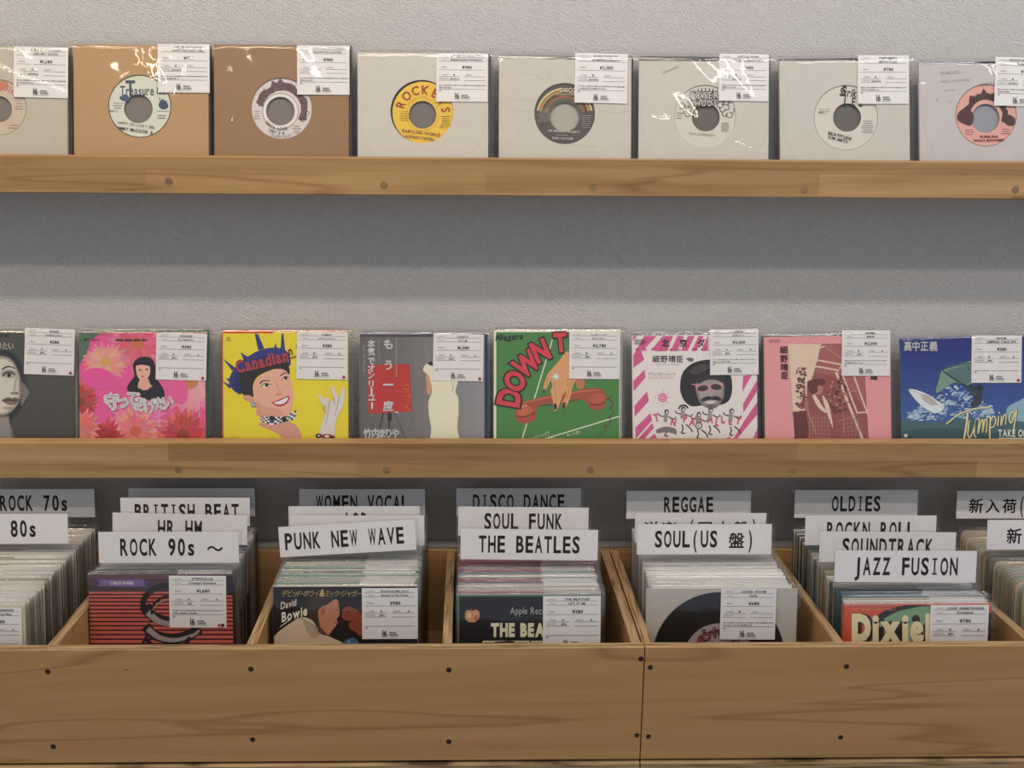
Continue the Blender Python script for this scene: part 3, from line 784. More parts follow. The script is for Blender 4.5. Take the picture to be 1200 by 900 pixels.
def d_t6(A):
    A.ring(222, 462, 150, 153, (214, 208, 196))
    A.text('Striker', 250, 358, 40, K, 'c', .62, rot=6, bold=.035, sh=.15); A.text('S', 208, 352, 48, K, 'c', .7, rot=10, bold=.05)
    A.text('L E E', 258, 402, 38, K, 'c', .72, rot=6, bold=.035)
    small_lines(A, 112, 420, 56, 2, 11, (120, 112, 105), 3, seed=15); A.text('SIDE A', 102, 443, 8, K, 'c', 1.2, rot=6)
    small_lines(A, 328, 480, 64, 6, 11, (130, 122, 112), 3, seed=16)
    A.text('BEATITUDE', 188, 562, 15, K, 'c', 1.0, rot=15, bold=.02); A.text('SLIM SMITH', 178, 578, 13, K, 'c', 1.0, rot=15, bold=.02)
U6 = paper_single(C940, (-116, 160), (536, 164), (192, 187, 176), (220, 462, 161), (220, 462, 160), (225, 462, 70), (203, 198, 185), d_t6,
             (280, 149, 536, 382), ('SLIM SMITH', 'BEATITUDE', '¥780', 'A', '', 'Jamaica', 17, ()),
             'white paper-sleeved single whose white label has black brush lettering', seed=61, amp=.0014, bulge=.003, drop=.0042, inner=(98, 93, 86), tilt=R(-1.2), tagrot=.8)
def d_t7(A):
    crown(A, 924, 452, 78, 118, (78, 52, 46), 196, -22, 9, ((128, 12), (92, 20), (54, 18), (70, 6)), (52, 32, 30))
    wob(A, [(778, 470), (790, 430), (830, 415), (860, 450), (850, 500), (815, 495)], (78, 52, 46)); wob(A, [(1010, 470), (1040, 448), (1068, 470), (1062, 500), (1030, 500)], (78, 52, 46))
    A.text('BUBBLING', 938, 564, 12, (96, 48, 44), 'c', 1.0, bold=.04); A.text('PRINCE MOHAMMED', 942, 582, 11, (96, 48, 44), 'c', .95, rot=-1, bold=.04)
    small_lines(A, 838, 524, 50, 3, 11, (150, 92, 82), 3, seed=17); small_lines(A, 1022, 520, 54, 3, 11, (150, 92, 82), 3, seed=18)
def p_t7(A):
    gc = (120, 112, 116)
    A.text('BUBBLING', 744, 245, 16, gc, 'c', .9, rot=-4, sh=.1); A.text('PRINCE MOHAMMED', 770, 284, 12, gc, 'c', .9, rot=-4); A.text('Gong Hit', 930, 298, 14, gc, 'c', .9, rot=-6)
    A.text('Dub Ver.', 742, 330, 12, gc, 'c', .9, rot=-3); A.text('45', 678, 380, 13, gc, 'c'); A.text('27', 742, 390, 12, gc, 'c')
U7 = paper_single(C940, (584, 172), (1250, 180), (188, 182, 178), (924, 450, 154), (924, 450, 152), (920, 466, 71), (214, 160, 146), d_t7,
             (972, 157, 1228, 388), ('PRINCE MOHAMMED', 'BUBBLING', '¥880', 'B', '', 'Jamaica', 18, ()),
             'white paper-sleeved single with a pink label and a handwritten sleeve', seed=70, amp=.0014, bulge=.003, creases=[([(600, 300), (590, 360)], .003, .0012), ([(604, 590), (640, 650)], .003, .001)], paper_draw=p_t7, drop=.0042, inner=(142, 144, 148), tilt=R(-1.5), tagrot=2.6)

UPPER = [(U0, .0025, (120, 110, 96), 211, 'single standing behind the peach-labelled single'), (U1, .002, (92, 82, 70), 212, 'single standing behind the tan kraft sleeve'),
         (U2, .0035, (96, 86, 74), 213, 'single standing behind the brown card sleeve'), (U3, .004, (104, 92, 78), 214, 'single standing behind the yellow-labelled single'),
         (U4, .004, (88, 78, 66), 215, 'single standing behind the crumpled rainbow-label single'), (U5, .004, (92, 84, 72), 216, 'single standing behind the cloud-label single'),
         (U6, .004, (110, 102, 90), 217, 'single standing behind the brush-lettered single')]
for fr, dx, rgb, sd, lb in UPPER:
    spare_single(*fr, dx, rgb, lb, sd, dy=.0085)

# ------------------------------------------------------------------ lower shelf: picture-sleeved singles
G_MID = 'picture-sleeved singles on the lower shelf'
D0, D240, D400, D565, D725, D880, D1020 = ((0, 370, 4.285), (240, 370, 5.622), (400, 370, 5.622), (565, 370, 5.622), (725, 370, 5.622), (880, 370, 5.622), (1020, 370, 5.622))
RED = ((172, 40, 52),)
SKIN, SKIN2, HAIR, CREAM = (216, 164, 132), (190, 134, 106), (40, 32, 32), (228, 216, 190)

def a_m0(A):
    for i in range(7): A.rect(-420, 260 + i * 50, 420, 320 + i * 50 + 300, (84 - i * 2, 80 - i * 2, 72 - i * 2))
    for i in range(10):
        q = i / 9; A.blob([(-90, 170 + 20 * q), (10, 150 + 26 * q), (84 - 8 * q, 186 + 20 * q), (124 - 18 * q, 262 + 10 * q), (152 - 40 * q, 340), (140 - 36 * q, 440), (60 - 20 * q, 540), (-20, 640), (-200, 640), (-200, 300)], tuple(int(78 - 32 * q + d) for d in (2, 0, -3)))
    for i in range(8):
        q = i / 7; c = tuple(int(120 + 84 * q + d) for d in (4, -4, -20)); k = 1 - .16 * q
        A.blob([(-70, 205 + 22 * q), (10, 200 + 20 * q), (62 * k, 222 + 16 * q), (92 * k, 274), (106 * k, 330), (106 * k, 400), (90 * k, 446 - 6 * q), (56 * k, 484 - 14 * q), (10, 502 - 18 * q), (-60, 480), (-140, 420), (-140, 280)], c)
    for i in range(5):
        q = i / 4; A.blob([(-80, 486 + 8 * q), (0, 500 + 10 * q), (44 - 6 * q, 500 + 14 * q), (54 - 10 * q, 540), (74 - 22 * q, 590), (60 - 20 * q, 640), (-160, 640)], tuple(int(80 + 62 * q + d) for d in (2, -3, -14)))
    for i in range(5):
        q = i / 4; A.ell(46, 292, 42 - 18 * q, 22 - 10 * q, tuple(int(176 - 80 * q + d) for d in (4, 0, -12))); A.ell(-58, 294, 40 - 16 * q, 20 - 9 * q, tuple(int(176 - 80 * q + d) for d in (4, 0, -12)))
    for x in (44, -60):
        A.blob([(x - 26, 302), (x - 6, 290), (x + 20, 294), (x + 28, 302), (x, 308)], (186, 178, 160)); A.ell(x + 2, 299, 10, 9, (36, 33, 30)); A.line([(x - 30, 304), (x - 8, 288), (x + 16, 290), (x + 32, 300)], 6, (44, 40, 36), 3, True); A.line([(x - 34, 270), (x, 254), (x + 36, 266)], 9, (70, 64, 58), 4, True)
    for i in range(4):
        q = i / 3; A.line([(86 - 3 * q, 300), (78 - 3 * q, 344), (72, 376)], 12 - 9 * q, tuple(int(186 - 30 * q + d) for d in (4, -2, -16)), smooth=True)
    A.ell(76, 388, 20, 8, (150, 140, 122)); A.ell(84, 390, 6, 4, (84, 76, 66)); A.ell(62, 390, 5, 3, (84, 76, 66))
    A.blob([(12, 424), (44, 410), (62, 414), (80, 410), (96, 422), (76, 444), (44, 446)], (116, 92, 84)); A.line([(10, 425), (44, 424), (64, 427), (96, 422)], 4, (58, 46, 42), smooth=True); A.ell(54, 437, 18, 4, (146, 120, 110))
    A.ell(46, 462, 30, 7, (168, 156, 134))
    for i in range(5):
        q = i / 4; A.blob([(104 + 4 * q, 330), (134 - 6 * q, 356), (156 - 14 * q, 384), (132 - 8 * q, 424), (106 + 4 * q, 452), (108 + 2 * q, 390)], tuple(int(84 + 34 * q + d) for d in (2, -2, -8)))
    A.text('あの日にかえりたい', -60, 168, 40, (214, 206, 190), 'c', .72, bold=.05); A.text('あの日にかえりたい', -60, 168, 40, (96, 92, 84), 'c', .72, bold=.005)
    A.text('荒井由実', 20, 105, 14, (30, 28, 26), 'c')
M0 = picture_single(D0, (-340, 90), (368, 78), (80, 76, 69), a_m0, (126, 60, 377, 300), ('荒井由実', 'あの日にかえりたい', '¥580', 'A', 'A', JP, 0, RED),
    'grey photographic picture sleeve with a large pale face, beside the pink flower sleeve', G_MID, 101, tagrot=2.0, pext=(.001, .003, .005))

def flower(A, cx, cy, r, n, c, c2, mid, seed=0, sq=1.0):
    rn = random.Random(seed)
    for lay, (rr, cc) in enumerate(((r, c), (r * .74, c2))):
        for i in range(n):
            a = 2 * math.pi * (i + rn.random() * .5 + lay * .5) / n; L = rr * (.85 + .25 * rn.random()); w_ = r * .12
            ca, sa = math.cos(a), math.sin(a) * sq
            A.poly([(cx, cy), (cx + ca * L * .6 - sa * w_, cy + sa * L * .6 + ca * w_), (cx + ca * L, cy + sa * L), (cx + ca * L * .6 + sa * w_, cy + sa * L * .6 - ca * w_)], tuple(min(255, max(0, v + rn.randint(-14, 14))) for v in cc))
    if mid: A.ell(cx, cy, r * .22, r * .2 * sq, mid)
def a_m1(A):
    A.rect(380, 60, 1050, 640, (226, 88, 148))
    A.blob([(380, 70), (440, 78), (446, 160), (420, 210), (380, 260)], (84, 110, 84)); A.rect(380, 70, 1050, 104, (196, 90, 118)); A.blob([(380, 72), (500, 78), (460, 118), (380, 122)], (84, 110, 84))
    flower(A, 690, 140, 150, 22, (226, 120, 150), (214, 96, 120), (196, 110, 70), 1)
    flower(A, 530, 232, 130, 24, (222, 138, 138), (230, 160, 140), (206, 160, 84), 2, .8)
    flower(A, 955, 330, 190, 24, (232, 132, 156), (236, 160, 170), (196, 130, 70), 3)
    flower(A, 400, 430, 120, 20, (202, 92, 82), (176, 66, 62), (140, 60, 44), 4)
    A.blob([(415, 290), (480, 262), (560, 285), (590, 340), (520, 370), (440, 350)], (228, 84, 152)); A.blob([(800, 320), (880, 300), (940, 340), (930, 440), (850, 420)], (228, 96, 150))
    flower(A, 690, 520, 150, 26, (236, 138, 170), (228, 110, 152), None, 5); flower(A, 680, 580, 130, 20, (224, 150, 130), (220, 120, 120), (206, 96, 70), 6)
    flower(A, 520, 640, 130, 26, (200, 72, 70), (176, 44, 52), None, 7); flower(A, 920, 600, 150, 24, (214, 98, 92), (190, 66, 70), (150, 60, 40), 8); flower(A, 410, 560, 110, 18, (224, 142, 128), (212, 116, 108), None, 9)
    A.blob([(668, 250), (688, 218), (722, 206), (760, 214), (780, 250), (786, 310), (810, 350), (826, 408), (770, 425), (700, 400), (640, 372), (655, 330), (676, 300)], (34, 28, 32))
    A.blob([(686, 250), (720, 240), (750, 252), (754, 290), (738, 316), (716, 326), (696, 312), (686, 284)], (226, 176, 150)); A.blob([(704, 320), (740, 312), (756, 345), (770, 356), (730, 374), (694, 366)], (220, 168, 142))
    A.blob([(676, 250), (700, 224), (740, 226), (768, 256), (740, 250), (712, 246)], (28, 22, 26)); A.ell(704, 272, 8, 3.4, (50, 34, 34)); A.ell(738, 270, 8, 3.4, (50, 34, 34)); A.ell(718, 304, 8, 3.4, (190, 60, 70)); A.line([(720, 276), (716, 290)], 2, (190, 140, 116))
    A.blob([(640, 374), (694, 362), (730, 376), (770, 352), (812, 350), (826, 410), (770, 428), (700, 404)], (38, 34, 40))
    for off, c, b in ((2, (150, 70, 76), .11), (0, (248, 242, 226), .085)):
        A.n += 40
        for ch, x, y, h, r in (('守', 572, 464, 84, -6), ('っ', 622, 458, 74, 4), ('て', 666, 446, 76, 10), ('あ', 708, 474, 74, 4), ('げ', 764, 480, 70, -6), ('た', 812, 468, 68, -6), ('い', 854, 452, 62, -12)):
            A.text(ch, x + off, y + off, h, c, 'c', .92, rot=r, bold=b)
    A.text('●守ってあげたい', 424, 125, 12, (40, 24, 34), 'l', .8, bold=.02); small_lines(A, 660, 122, 240, 1, 10, (60, 30, 46), 8, seed=21)
M1 = picture_single(D0, (395, 82), (1030, 88), (226, 88, 148), a_m1, (786, 84, 1040, 300), ('松任谷由実', '守ってあげたい', '¥580', 'A', 'A', JP, 0, RED),
    'pink picture sleeve covered in flowers with a dark-haired woman', G_MID, 102, tagrot=1.5)

def checks(A, pts, n, m):
    (a, b, c, d) = pts
    lp = lambda p, q, t: (p[0] + (q[0] - p[0]) * t, p[1] + (q[1] - p[1]) * t)
    for i in range(n):
        for j in range(m):
            t0, t1, u0, u1 = i / n, (i + 1) / n, j / m, (j + 1) / m
            q = [lp(lp(a, b, t), lp(d, c, t), u) for t, u in ((t0, u0), (t1, u0), (t1, u1), (t0, u1))]
            A.poly(q, (240, 234, 224) if (i + j) % 2 else (32, 28, 30))
def a_m2(A):
    A.rect(90, 110, 960, 860, (240, 208, 44)); A.rect(90, 90, 960, 116, (196, 52, 40)); A.rect(450, 100, 600, 124, (240, 208, 44)); small_lines(A, 520, 108, 150, 1, 10, (240, 226, 190), 8, seed=30)
    NV = (48, 54, 118)
    for p in ([(328, 118), (352, 122), (392, 216), (352, 228)], [(506, 118), (518, 118), (530, 228), (500, 214)], [(466, 178), (476, 210), (456, 212)], [(234, 240), (300, 280), (256, 292)], [(118, 280), (205, 345), (180, 362)], [(112, 428), (180, 462), (165, 482)], [(138, 410), (172, 416), (160, 436)]): A.poly(p, NV)
    A.blob([(160, 440), (170, 390), (210, 330), (270, 280), (340, 236), (420, 212), (500, 214), (548, 242), (566, 290), (560, 330), (520, 320), (400, 330), (300, 390), (262, 450), (244, 510), (200, 502), (172, 470)], NV)
    A.blob([(190, 440), (230, 360), (320, 290), (440, 262), (540, 280), (556, 320), (500, 318), (390, 340), (300, 400), (262, 470), (240, 516), (205, 500)], (36, 42, 92))
    A.blob([(244, 372), (300, 345), (380, 330), (470, 304), (540, 306), (560, 380), (520, 390), (480, 350), (400, 372), (340, 410), (316, 470), (322, 530), (262, 530), (232, 470), (228, 410)], (40, 36, 30))
    A.blob([(252, 530), (300, 526), (330, 560), (345, 600), (340, 650), (400, 690), (355, 718), (470, 772), (545, 830), (620, 830), (640, 790), (600, 720), (540, 690), (570, 640), (300, 570)], (206, 150, 128))
    A.blob([(318, 470), (340, 420), (400, 376), (470, 352), (520, 356), (552, 384), (572, 450), (586, 520), (578, 590), (552, 650), (500, 672), (430, 664), (370, 630), (330, 590), (322, 530)], (226, 172, 146))
    A.blob([(340, 560), (400, 600), (470, 610), (520, 640), (500, 670), (430, 664), (370, 630), (336, 596)], (212, 154, 130))
    A.line([(362, 448), (388, 428), (428, 430)], 9, (50, 34, 30), 5, True); A.line([(498, 396), (524, 378), (548, 378)], 8, (50, 34, 30), 5, True)
    A.blob([(376, 468), (400, 448), (436, 454), (412, 466)], (240, 228, 216)); A.ell(408, 457, 13, 10, (44, 30, 28)); A.line([(370, 470), (398, 446), (438, 456)], 5, (44, 30, 28), 4, True)
    A.blob([(510, 424), (530, 404), (556, 408), (540, 420)], (240, 228, 216)); A.ell(534, 412, 11, 9, (44, 30, 28)); A.line([(506, 426), (528, 402), (558, 408)], 5, (44, 30, 28), 4, True)
    A.line([(470, 440), (482, 480), (500, 506), (470, 522)], 5, (196, 136, 112), smooth=True); A.ell(490, 516, 20, 9, (204, 144, 120)); A.line([(430, 560), (446, 570)], 4, (190, 130, 110))
    A.blob([(444, 572), (480, 556), (520, 540), (552, 526), (556, 552), (536, 582), (500, 598), (468, 592)], (176, 54, 54)); A.blob([(458, 572), (500, 558), (546, 536), (540, 562), (508, 582), (474, 582)], (242, 236, 228))
    checks(A, [(368, 676), (420, 660), (530, 668), (600, 622)], 1, 1) if 0 else None
    for p in ([(372, 664), (448, 668), (440, 722), (360, 690)], [(448, 668), (530, 664), (524, 700), (440, 722)], [(530, 664), (604, 620), (596, 680), (524, 700)]): checks(A, p, 5, 4)
    A.blob([(424, 668), (448, 660), (466, 680), (440, 694)], (32, 28, 30)); A.blob([(508, 672), (530, 664), (540, 690), (516, 700)], (32, 28, 30))
    checks(A, [(302, 566), (336, 562), (338, 602), (308, 604)], 4, 4)
    GLV, GL2 = (214, 206, 200), (170, 160, 160)
    A.blob([(760, 800), (768, 720), (790, 660), (804, 600), (780, 590), (750, 540), (756, 520), (790, 545), (812, 538), (824, 560), (850, 560), (836, 500), (830, 466), (846, 464), (866, 510), (884, 540), (896, 510), (904, 474), (920, 476), (922, 530), (912, 590), (886, 640), (862, 700), (848, 800)], GLV)
    for p in ([(822, 560), (812, 640), (796, 720)], [(884, 540), (872, 600), (856, 660)], [(850, 540), (856, 590)], [(780, 600), (800, 650)]): A.line(p, 9, GL2, 3, True)
    A.ell(752, 790, 22, 14, (44, 34, 36)); A.ell(752, 790, 10, 6, (196, 190, 180)); A.blob([(776, 784), (820, 780), (858, 796), (850, 820), (780, 816)], (150, 50, 44)); A.ell(806, 794, 16, 8, (222, 216, 206)); A.ell(836, 804, 14, 7, (52, 44, 44))
    A.text('Canadian', 388, 336, 76, (166, 62, 66), 'c', .72, rot=-13, bold=.045); A.line([(232, 372), (420, 324), (600, 270)], 6, (166, 62, 66)); A.text('n !', 556, 262, 60, (92, 62, 34), 'l', .7, rot=-10, bold=.02); A.line([(540, 288), (604, 264)], 5, (110, 74, 36))
    A.text('大場桃子', 122, 848, 50, (56, 48, 36), 'l', .62, bold=.03); small_lines(A, 158, 146, 40, 2, 14, (90, 80, 40), 5, seed=31)
M2 = picture_single(D240, (118, 102), (945, 106), (240, 208, 44), a_m2, (607, 104, 942, 415), ('大場桃子', 'カナディアンララバイ', '¥380', 'B', 'A', JP, 0, RED),
    'bright yellow picture sleeve with a smiling woman in a blue spiked hat', G_MID, 103, tagrot=.8)

def a_m3(A):
    for i in range(12):
        t = i / 11; A.rect(150 + i * 66, 100, 150 + (i + 1) * 66 + 60, 850, (int(104 + 40 * t), int(99 + 42 * t), int(94 + 48 * t)))
    A.rect(60, 100, 160, 850, (104, 99, 94)); A.rect(100, 96, 960, 124, (62, 66, 108)); A.rect(100, 96, 126, 850, (58, 66, 116)); A.rect(126, 124, 640, 140, (76, 74, 76))
    A.poly([(172, 324), (450, 318), (466, 632), (180, 646)], (184, 56, 46))
    rn = random.Random(3)
    for i in range(60):
        x, y = 380 + rn.random() * 76, 450 + rn.random() * 170; A.ell(x, y, 4 + rn.random() * 5, 3 + rn.random() * 4, (206, 96, 60) if x > 420 else (196, 70, 54), n=8)
    A.line([(276, 640), (254, 738)], 6, (42, 38, 38)); A.line([(318, 640), (312, 830)], 9, (48, 44, 44)); A.line([(350, 640), (432, 826)], 3, (60, 56, 54)); A.rect(306, 640, 330, 690, (40, 36, 36)); A.rect(352, 632, 376, 640, (220, 214, 200))
    A.blob([(556, 380), (580, 372), (600, 420), (596, 480), (580, 522), (562, 500), (560, 440)], (206, 150, 116)); A.blob([(724, 452), (740, 458), (744, 480), (730, 492)], (196, 146, 116))
    A.blob([(538, 360), (556, 320), (590, 306), (640, 300), (700, 312), (752, 350), (770, 420), (752, 500), (770, 540), (772, 640), (764, 740), (770, 850), (600, 850), (592, 740), (578, 660), (574, 570), (596, 500), (588, 430), (572, 390)], (230, 220, 192), 4)
    A.blob([(566, 316), (594, 302), (604, 312), (600, 330)], (58, 46, 40)); A.line([(726, 440), (738, 470), (730, 500)], 4, (170, 150, 126), smooth=True)
    W_ = (248, 244, 230)
    for ch, y, x in zip('本気でオンリーユー', (206, 258, 318, 368, 412, 470, 512, 560, 606), (200, 200, 200, 200, 200, 200, 200, 203, 203)):
        if ch == 'ー': A.rect(x - 5, y - 36, x + 5, y + 8, W_)
        else: A.text(ch, x, y, 52, W_, 'c', .92, bold=.055)
    for ch, y in zip('もう一度', (214, 352, 482, 622)): A.text(ch, 314, y, 66, W_, 'c', 1.0, bold=.05)
    A.text("(Let's Get Married)", 146, 282, 15, (170, 164, 156), 'c', 1.0, rot=90); A.rect(360, 150, 363, 404, (176, 170, 160)); small_lines(A, 368, 280, 1, 1, 1, (176, 170, 160)); A.rect(367, 160, 369, 400, (150, 146, 140)); A.rect(247, 152, 250, 310, (170, 164, 156))
    A.text('竹内まりや', 264, 800, 62, W_, 'c', .82, bold=.055, gap=.03)
M3 = picture_single(D400, (122, 116), (945, 122), (112, 107, 102), a_m3, (607, 118, 938, 416), ('竹内まりや', 'もう一度', '¥1,280', 'A', 'A', JP, 0, RED),
    'grey picture sleeve with a red square on an easel and a cream dress', G_MID, 104, tagrot=.8)

def a_m4(A):
    A.rect(60, 90, 930, 860, (232, 226, 200)); A.rect(93, 108, 904, 860, (76, 130, 68))
    LN = (226, 228, 200)
    A.line([(478, 108), (258, 830)], 7, LN); A.line([(330, 836), (912, 660)], 7, LN)
    A.text('Niagara', 180, 158, 36, (36, 48, 34), 'c', .82, rot=-3, bold=.07, sh=.25); A.line([(150, 166), (200, 158)], 6, (36, 48, 34))
    F1, F2 = (216, 158, 106), (184, 120, 80)
    A.blob([(575, 230), (610, 300), (672, 380), (670, 470), (632, 480), (606, 420), (560, 420), (520, 300)], F2)
    A.blob([(560, 236), (520, 280), (470, 340), (432, 384), (414, 430), (402, 480), (406, 502), (430, 470), (452, 430), (462, 470), (468, 540), (470, 600), (480, 626), (504, 600), (528, 540), (548, 500), (560, 470), (556, 510), (530, 560), (524, 600), (540, 610), (572, 560), (590, 490), (612, 430), (640, 400), (620, 300)], F1)
    for p in ([(470, 440), (480, 520), (486, 590)], [(560, 420), (562, 470), (548, 530)], [(440, 400), (420, 460)], [(600, 400), (580, 480)]): A.line(p, 5, F2, 3, True)
    HS, HS2 = (166, 84, 58), (120, 52, 40)
    A.blob([(250, 572), (340, 548), (440, 524), (560, 508), (640, 488), (740, 476), (800, 490), (818, 530), (808, 600), (760, 622), (712, 610), (690, 570), (620, 548), (500, 570), (380, 590), (356, 630), (350, 680), (300, 706), (236, 700), (214, 660), (222, 610)], HS)
    A.line([(270, 574), (440, 536), (640, 500), (770, 490)], 9, (196, 112, 78), smooth=True); A.line([(360, 596), (480, 580), (640, 552)], 7, HS2, smooth=True)
    A.ell(280, 630, 52, 36, (192, 104, 64), -10); A.line([(222, 662), (280, 664), (350, 640)], 8, HS2, smooth=True); A.ell(762, 548, 50, 36, (186, 96, 64), -6); A.line([(706, 580), (760, 584), (814, 566)], 8, HS2, smooth=True); A.line([(240, 620), (270, 594), (300, 592)], 6, (228, 170, 130), smooth=True)
    for p in ([(454, 480), (466, 560), (472, 606), (488, 628), (506, 590), (530, 520), (520, 470)], [(556, 470), (552, 520), (528, 572), (526, 600), (546, 604), (574, 556), (590, 480)]): A.blob(p, F1)
    for x, y, r in ((482, 598, -8), (538, 590, 14), (407, 496, 14)): A.ell(x, y, 11 if x > 420 else 6, 22 if x > 420 else 14, (84, 40, 36), r)
    A.line([(486, 560), (480, 480)], 4, F2); A.line([(560, 550), (572, 480)], 4, F2)
    for i in range(14):
        a = 2 * math.pi * i / 14; L = 46 if i % 2 else 26; A.line([(487, 402), (487 + L * math.cos(a), 402 + L * math.sin(a))], 6, (240, 240, 236), .8)
    A.ell(487, 402, 14, 12, (232, 232, 236))
    pts = []
    for i in range(60):
        t = i / 59; a = t * 9 * math.pi; pts.append((830 + 45 * math.sin(t * 3.0) - t * 60 + 16 * math.cos(a), 520 + t * 260 + 12 * math.sin(a)))
    A.line(pts, 4, HS2)
    for ch, x, y, h, r in (('D', 178, 538, 140, -80), ('O', 216, 430, 128, -52), ('W', 292, 318, 128, -38), ('N', 384, 232, 128, -24), ('T', 516, 176, 116, -6)):
        cx, cy = x, y; ca, sa = math.cos(R(r)), math.sin(R(r))
        bx, by = cx - sa * h / 2 * -1 * -1, cy + ca * h / 2
        for c, b in (((52, 28, 26), .10), ((206, 68, 70), .045)): A.text(ch, cx - sa * h * .5, cy + ca * h * .5, h, c, 'c', .78, rot=r, bold=b, gap=0)
    A.text('シュガーベイブ', 382, 806, 32, (226, 228, 206), 'c', .66, rot=-17); A.text('ダウンタウン', 440, 826, 24, (226, 228, 206), 'c', .66, rot=-17); A.text('※いつも通り', 606, 786, 24, (226, 228, 206), 'c', .66, rot=-17)
M4 = picture_single(D565, (77, 98), (912, 100), (232, 226, 200), a_m4, (575, 105, 906, 387), ('シュガーベイブ', 'ダウンタウン', '¥2,780', 'B', 'A', JP, 0, ()),
    'green picture sleeve with red lettering and a hand on a telephone handset', G_MID, 105, edge=(222, 214, 190), tagrot=.3)

def a_m5(A):
    A.rect(80, 120, 960, 860, (228, 218, 210)); PK = (206, 92, 138)
    for p in ([(92, 136), (122, 134), (92, 168)], [(168, 134), (250, 134), (150, 240), (170, 290), (96, 344), (96, 262)], [(290, 134), (590, 134), (590, 232), (250, 234), (220, 220)], [(96, 430), (170, 356), (182, 400), (98, 500)],
              [(104, 594), (186, 498), (200, 560), (104, 668)], [(110, 738), (210, 640), (220, 690), (112, 810)], [(118, 822), (222, 706), (232, 740), (160, 822)], [(186, 822), (236, 776), (262, 822)], [(662, 822), (740, 796), (734, 822)],
              [(814, 400), (880, 386), (816, 500)], [(818, 582), (912, 424), (918, 488), (822, 640)], [(822, 700), (918, 560), (922, 640), (770, 822), (748, 822)], [(880, 822), (928, 700), (930, 822)]): A.poly(p, PK)
    for x in (360, 430, 500, 560): A.poly([(x, 134), (x + 26, 134), (x - 20, 234), (x - 46, 234)], (228, 218, 210))
    A.blob([(170, 270), (230, 240), (590, 236), (800, 300), (812, 500), (780, 740), (600, 800), (300, 800), (240, 760), (200, 560), (176, 400)], (228, 218, 210))
    for ch, x in zip('北京ダ', (312, 430, 546)): A.text(ch, x, 202, 52, (36, 30, 36), 'c', .95, bold=.05)
    A.text('PEKING DUCK', 420, 230, 15, (150, 40, 70), 'c', 2.2, gap=.9, bold=.02)
    A.text('細野晴臣', 326, 304, 46, (84, 76, 76), 'c', 1.0, bold=.04); A.text('HARUOMI HOSONO', 322, 326, 9, (150, 140, 138), 'c', 1.3); A.blob([(444, 282), (470, 276), (494, 284), (486, 302), (462, 300)], (110, 104, 104))
    A.text('ブラックピーナッツ', 284, 396, 25, (84, 70, 74), 'c', .86); A.text('BLACK PEANUTS', 282, 416, 13, (196, 120, 140), 'c', 1.1)
    for r, c in ((31, (214, 110, 140)), (24, (232, 170, 180)), (17, (214, 110, 140)), (9, (232, 180, 190))): A.ell(290, 540, r, r, c)
    for i in range(8): a = R(i * 45); A.line([(290 + 42 * math.cos(a), 540 + 42 * math.sin(a)), (290 + 54 * math.cos(a), 540 + 54 * math.sin(a))], 4, (190, 120, 130))
    A.blob([(404, 470), (412, 400), (440, 350), (490, 312), (550, 294), (620, 292), (690, 330), (736, 390), (748, 460), (740, 530), (712, 572), (650, 590), (560, 590), (480, 596), (432, 560), (410, 510)], (44, 40, 40), 4)
    A.blob([(470, 360), (540, 320), (600, 330), (560, 370), (500, 390)], (74, 68, 64))
    A.blob([(506, 440), (540, 410), (600, 396), (660, 410), (692, 450), (694, 520), (680, 562), (650, 600), (612, 614), (570, 602), (534, 570), (512, 510)], (134, 122, 116))
    A.blob([(530, 440), (580, 412), (640, 412), (676, 450), (676, 530), (650, 580), (612, 600), (570, 588), (540, 550), (526, 500)], (158, 146, 138)); A.blob([(540, 500), (575, 504), (580, 536), (556, 546), (540, 534)], (166, 154, 146))
    A.blob([(500, 430), (540, 400), (600, 386), (660, 398), (700, 440), (680, 440), (640, 424), (580, 424), (530, 446)], (54, 48, 46))
    A.blob([(590, 470), (612, 468), (628, 524), (608, 534), (582, 526)], (168, 156, 148)); A.blob([(582, 524), (606, 534), (628, 522), (620, 540), (592, 542)], (132, 120, 114))
    for x, y, r in ((554, 478, -8), (642, 470, 6)):
        A.blob([(x - 46, y - 22), (x, y - 24), (x + 44, y - 16), (x + 36, y + 16), (x, y + 26), (x - 36, y + 16)] if r < 0 else [(x - 42, y - 14), (x, y - 24), (x + 46, y - 24), (x + 34, y + 16), (x, y + 26), (x - 34, y + 18)], (206, 138, 150))
        A.ell(x, y, 37, 20, (66, 56, 58), r)
    A.line([(594, 472), (606, 468)], 7, (206, 138, 150)); A.line([(508, 456), (480, 450)], 6, (206, 138, 150))
    A.blob([(540, 560), (560, 538), (600, 530), (612, 536), (640, 528), (668, 540), (680, 556), (650, 560), (610, 552), (570, 562)], (52, 46, 46)); A.blob([(562, 566), (610, 560), (650, 562), (634, 578), (604, 582), (578, 578)], (206, 196, 190)); A.line([(556, 566), (606, 586), (656, 562)], 4, (84, 70, 68), smooth=True); A.blob([(580, 590), (612, 588), (640, 588), (620, 606), (596, 604)], (110, 98, 92))
    DK = (50, 42, 46)
    for ch, x, y, r in zip('TINPANALLEY', (256, 312, 358, 440, 484, 530, 604, 648, 692, 738, 786), (692, 700, 724, 700, 722, 704, 704, 724, 706, 716, 712), (-14, -8, 12, 0, 6, -8, 8, 10, -8, 0, 12)): A.text(ch, x, y, 46, (206, 84, 104), 'c', .72, rot=r, bold=.05)
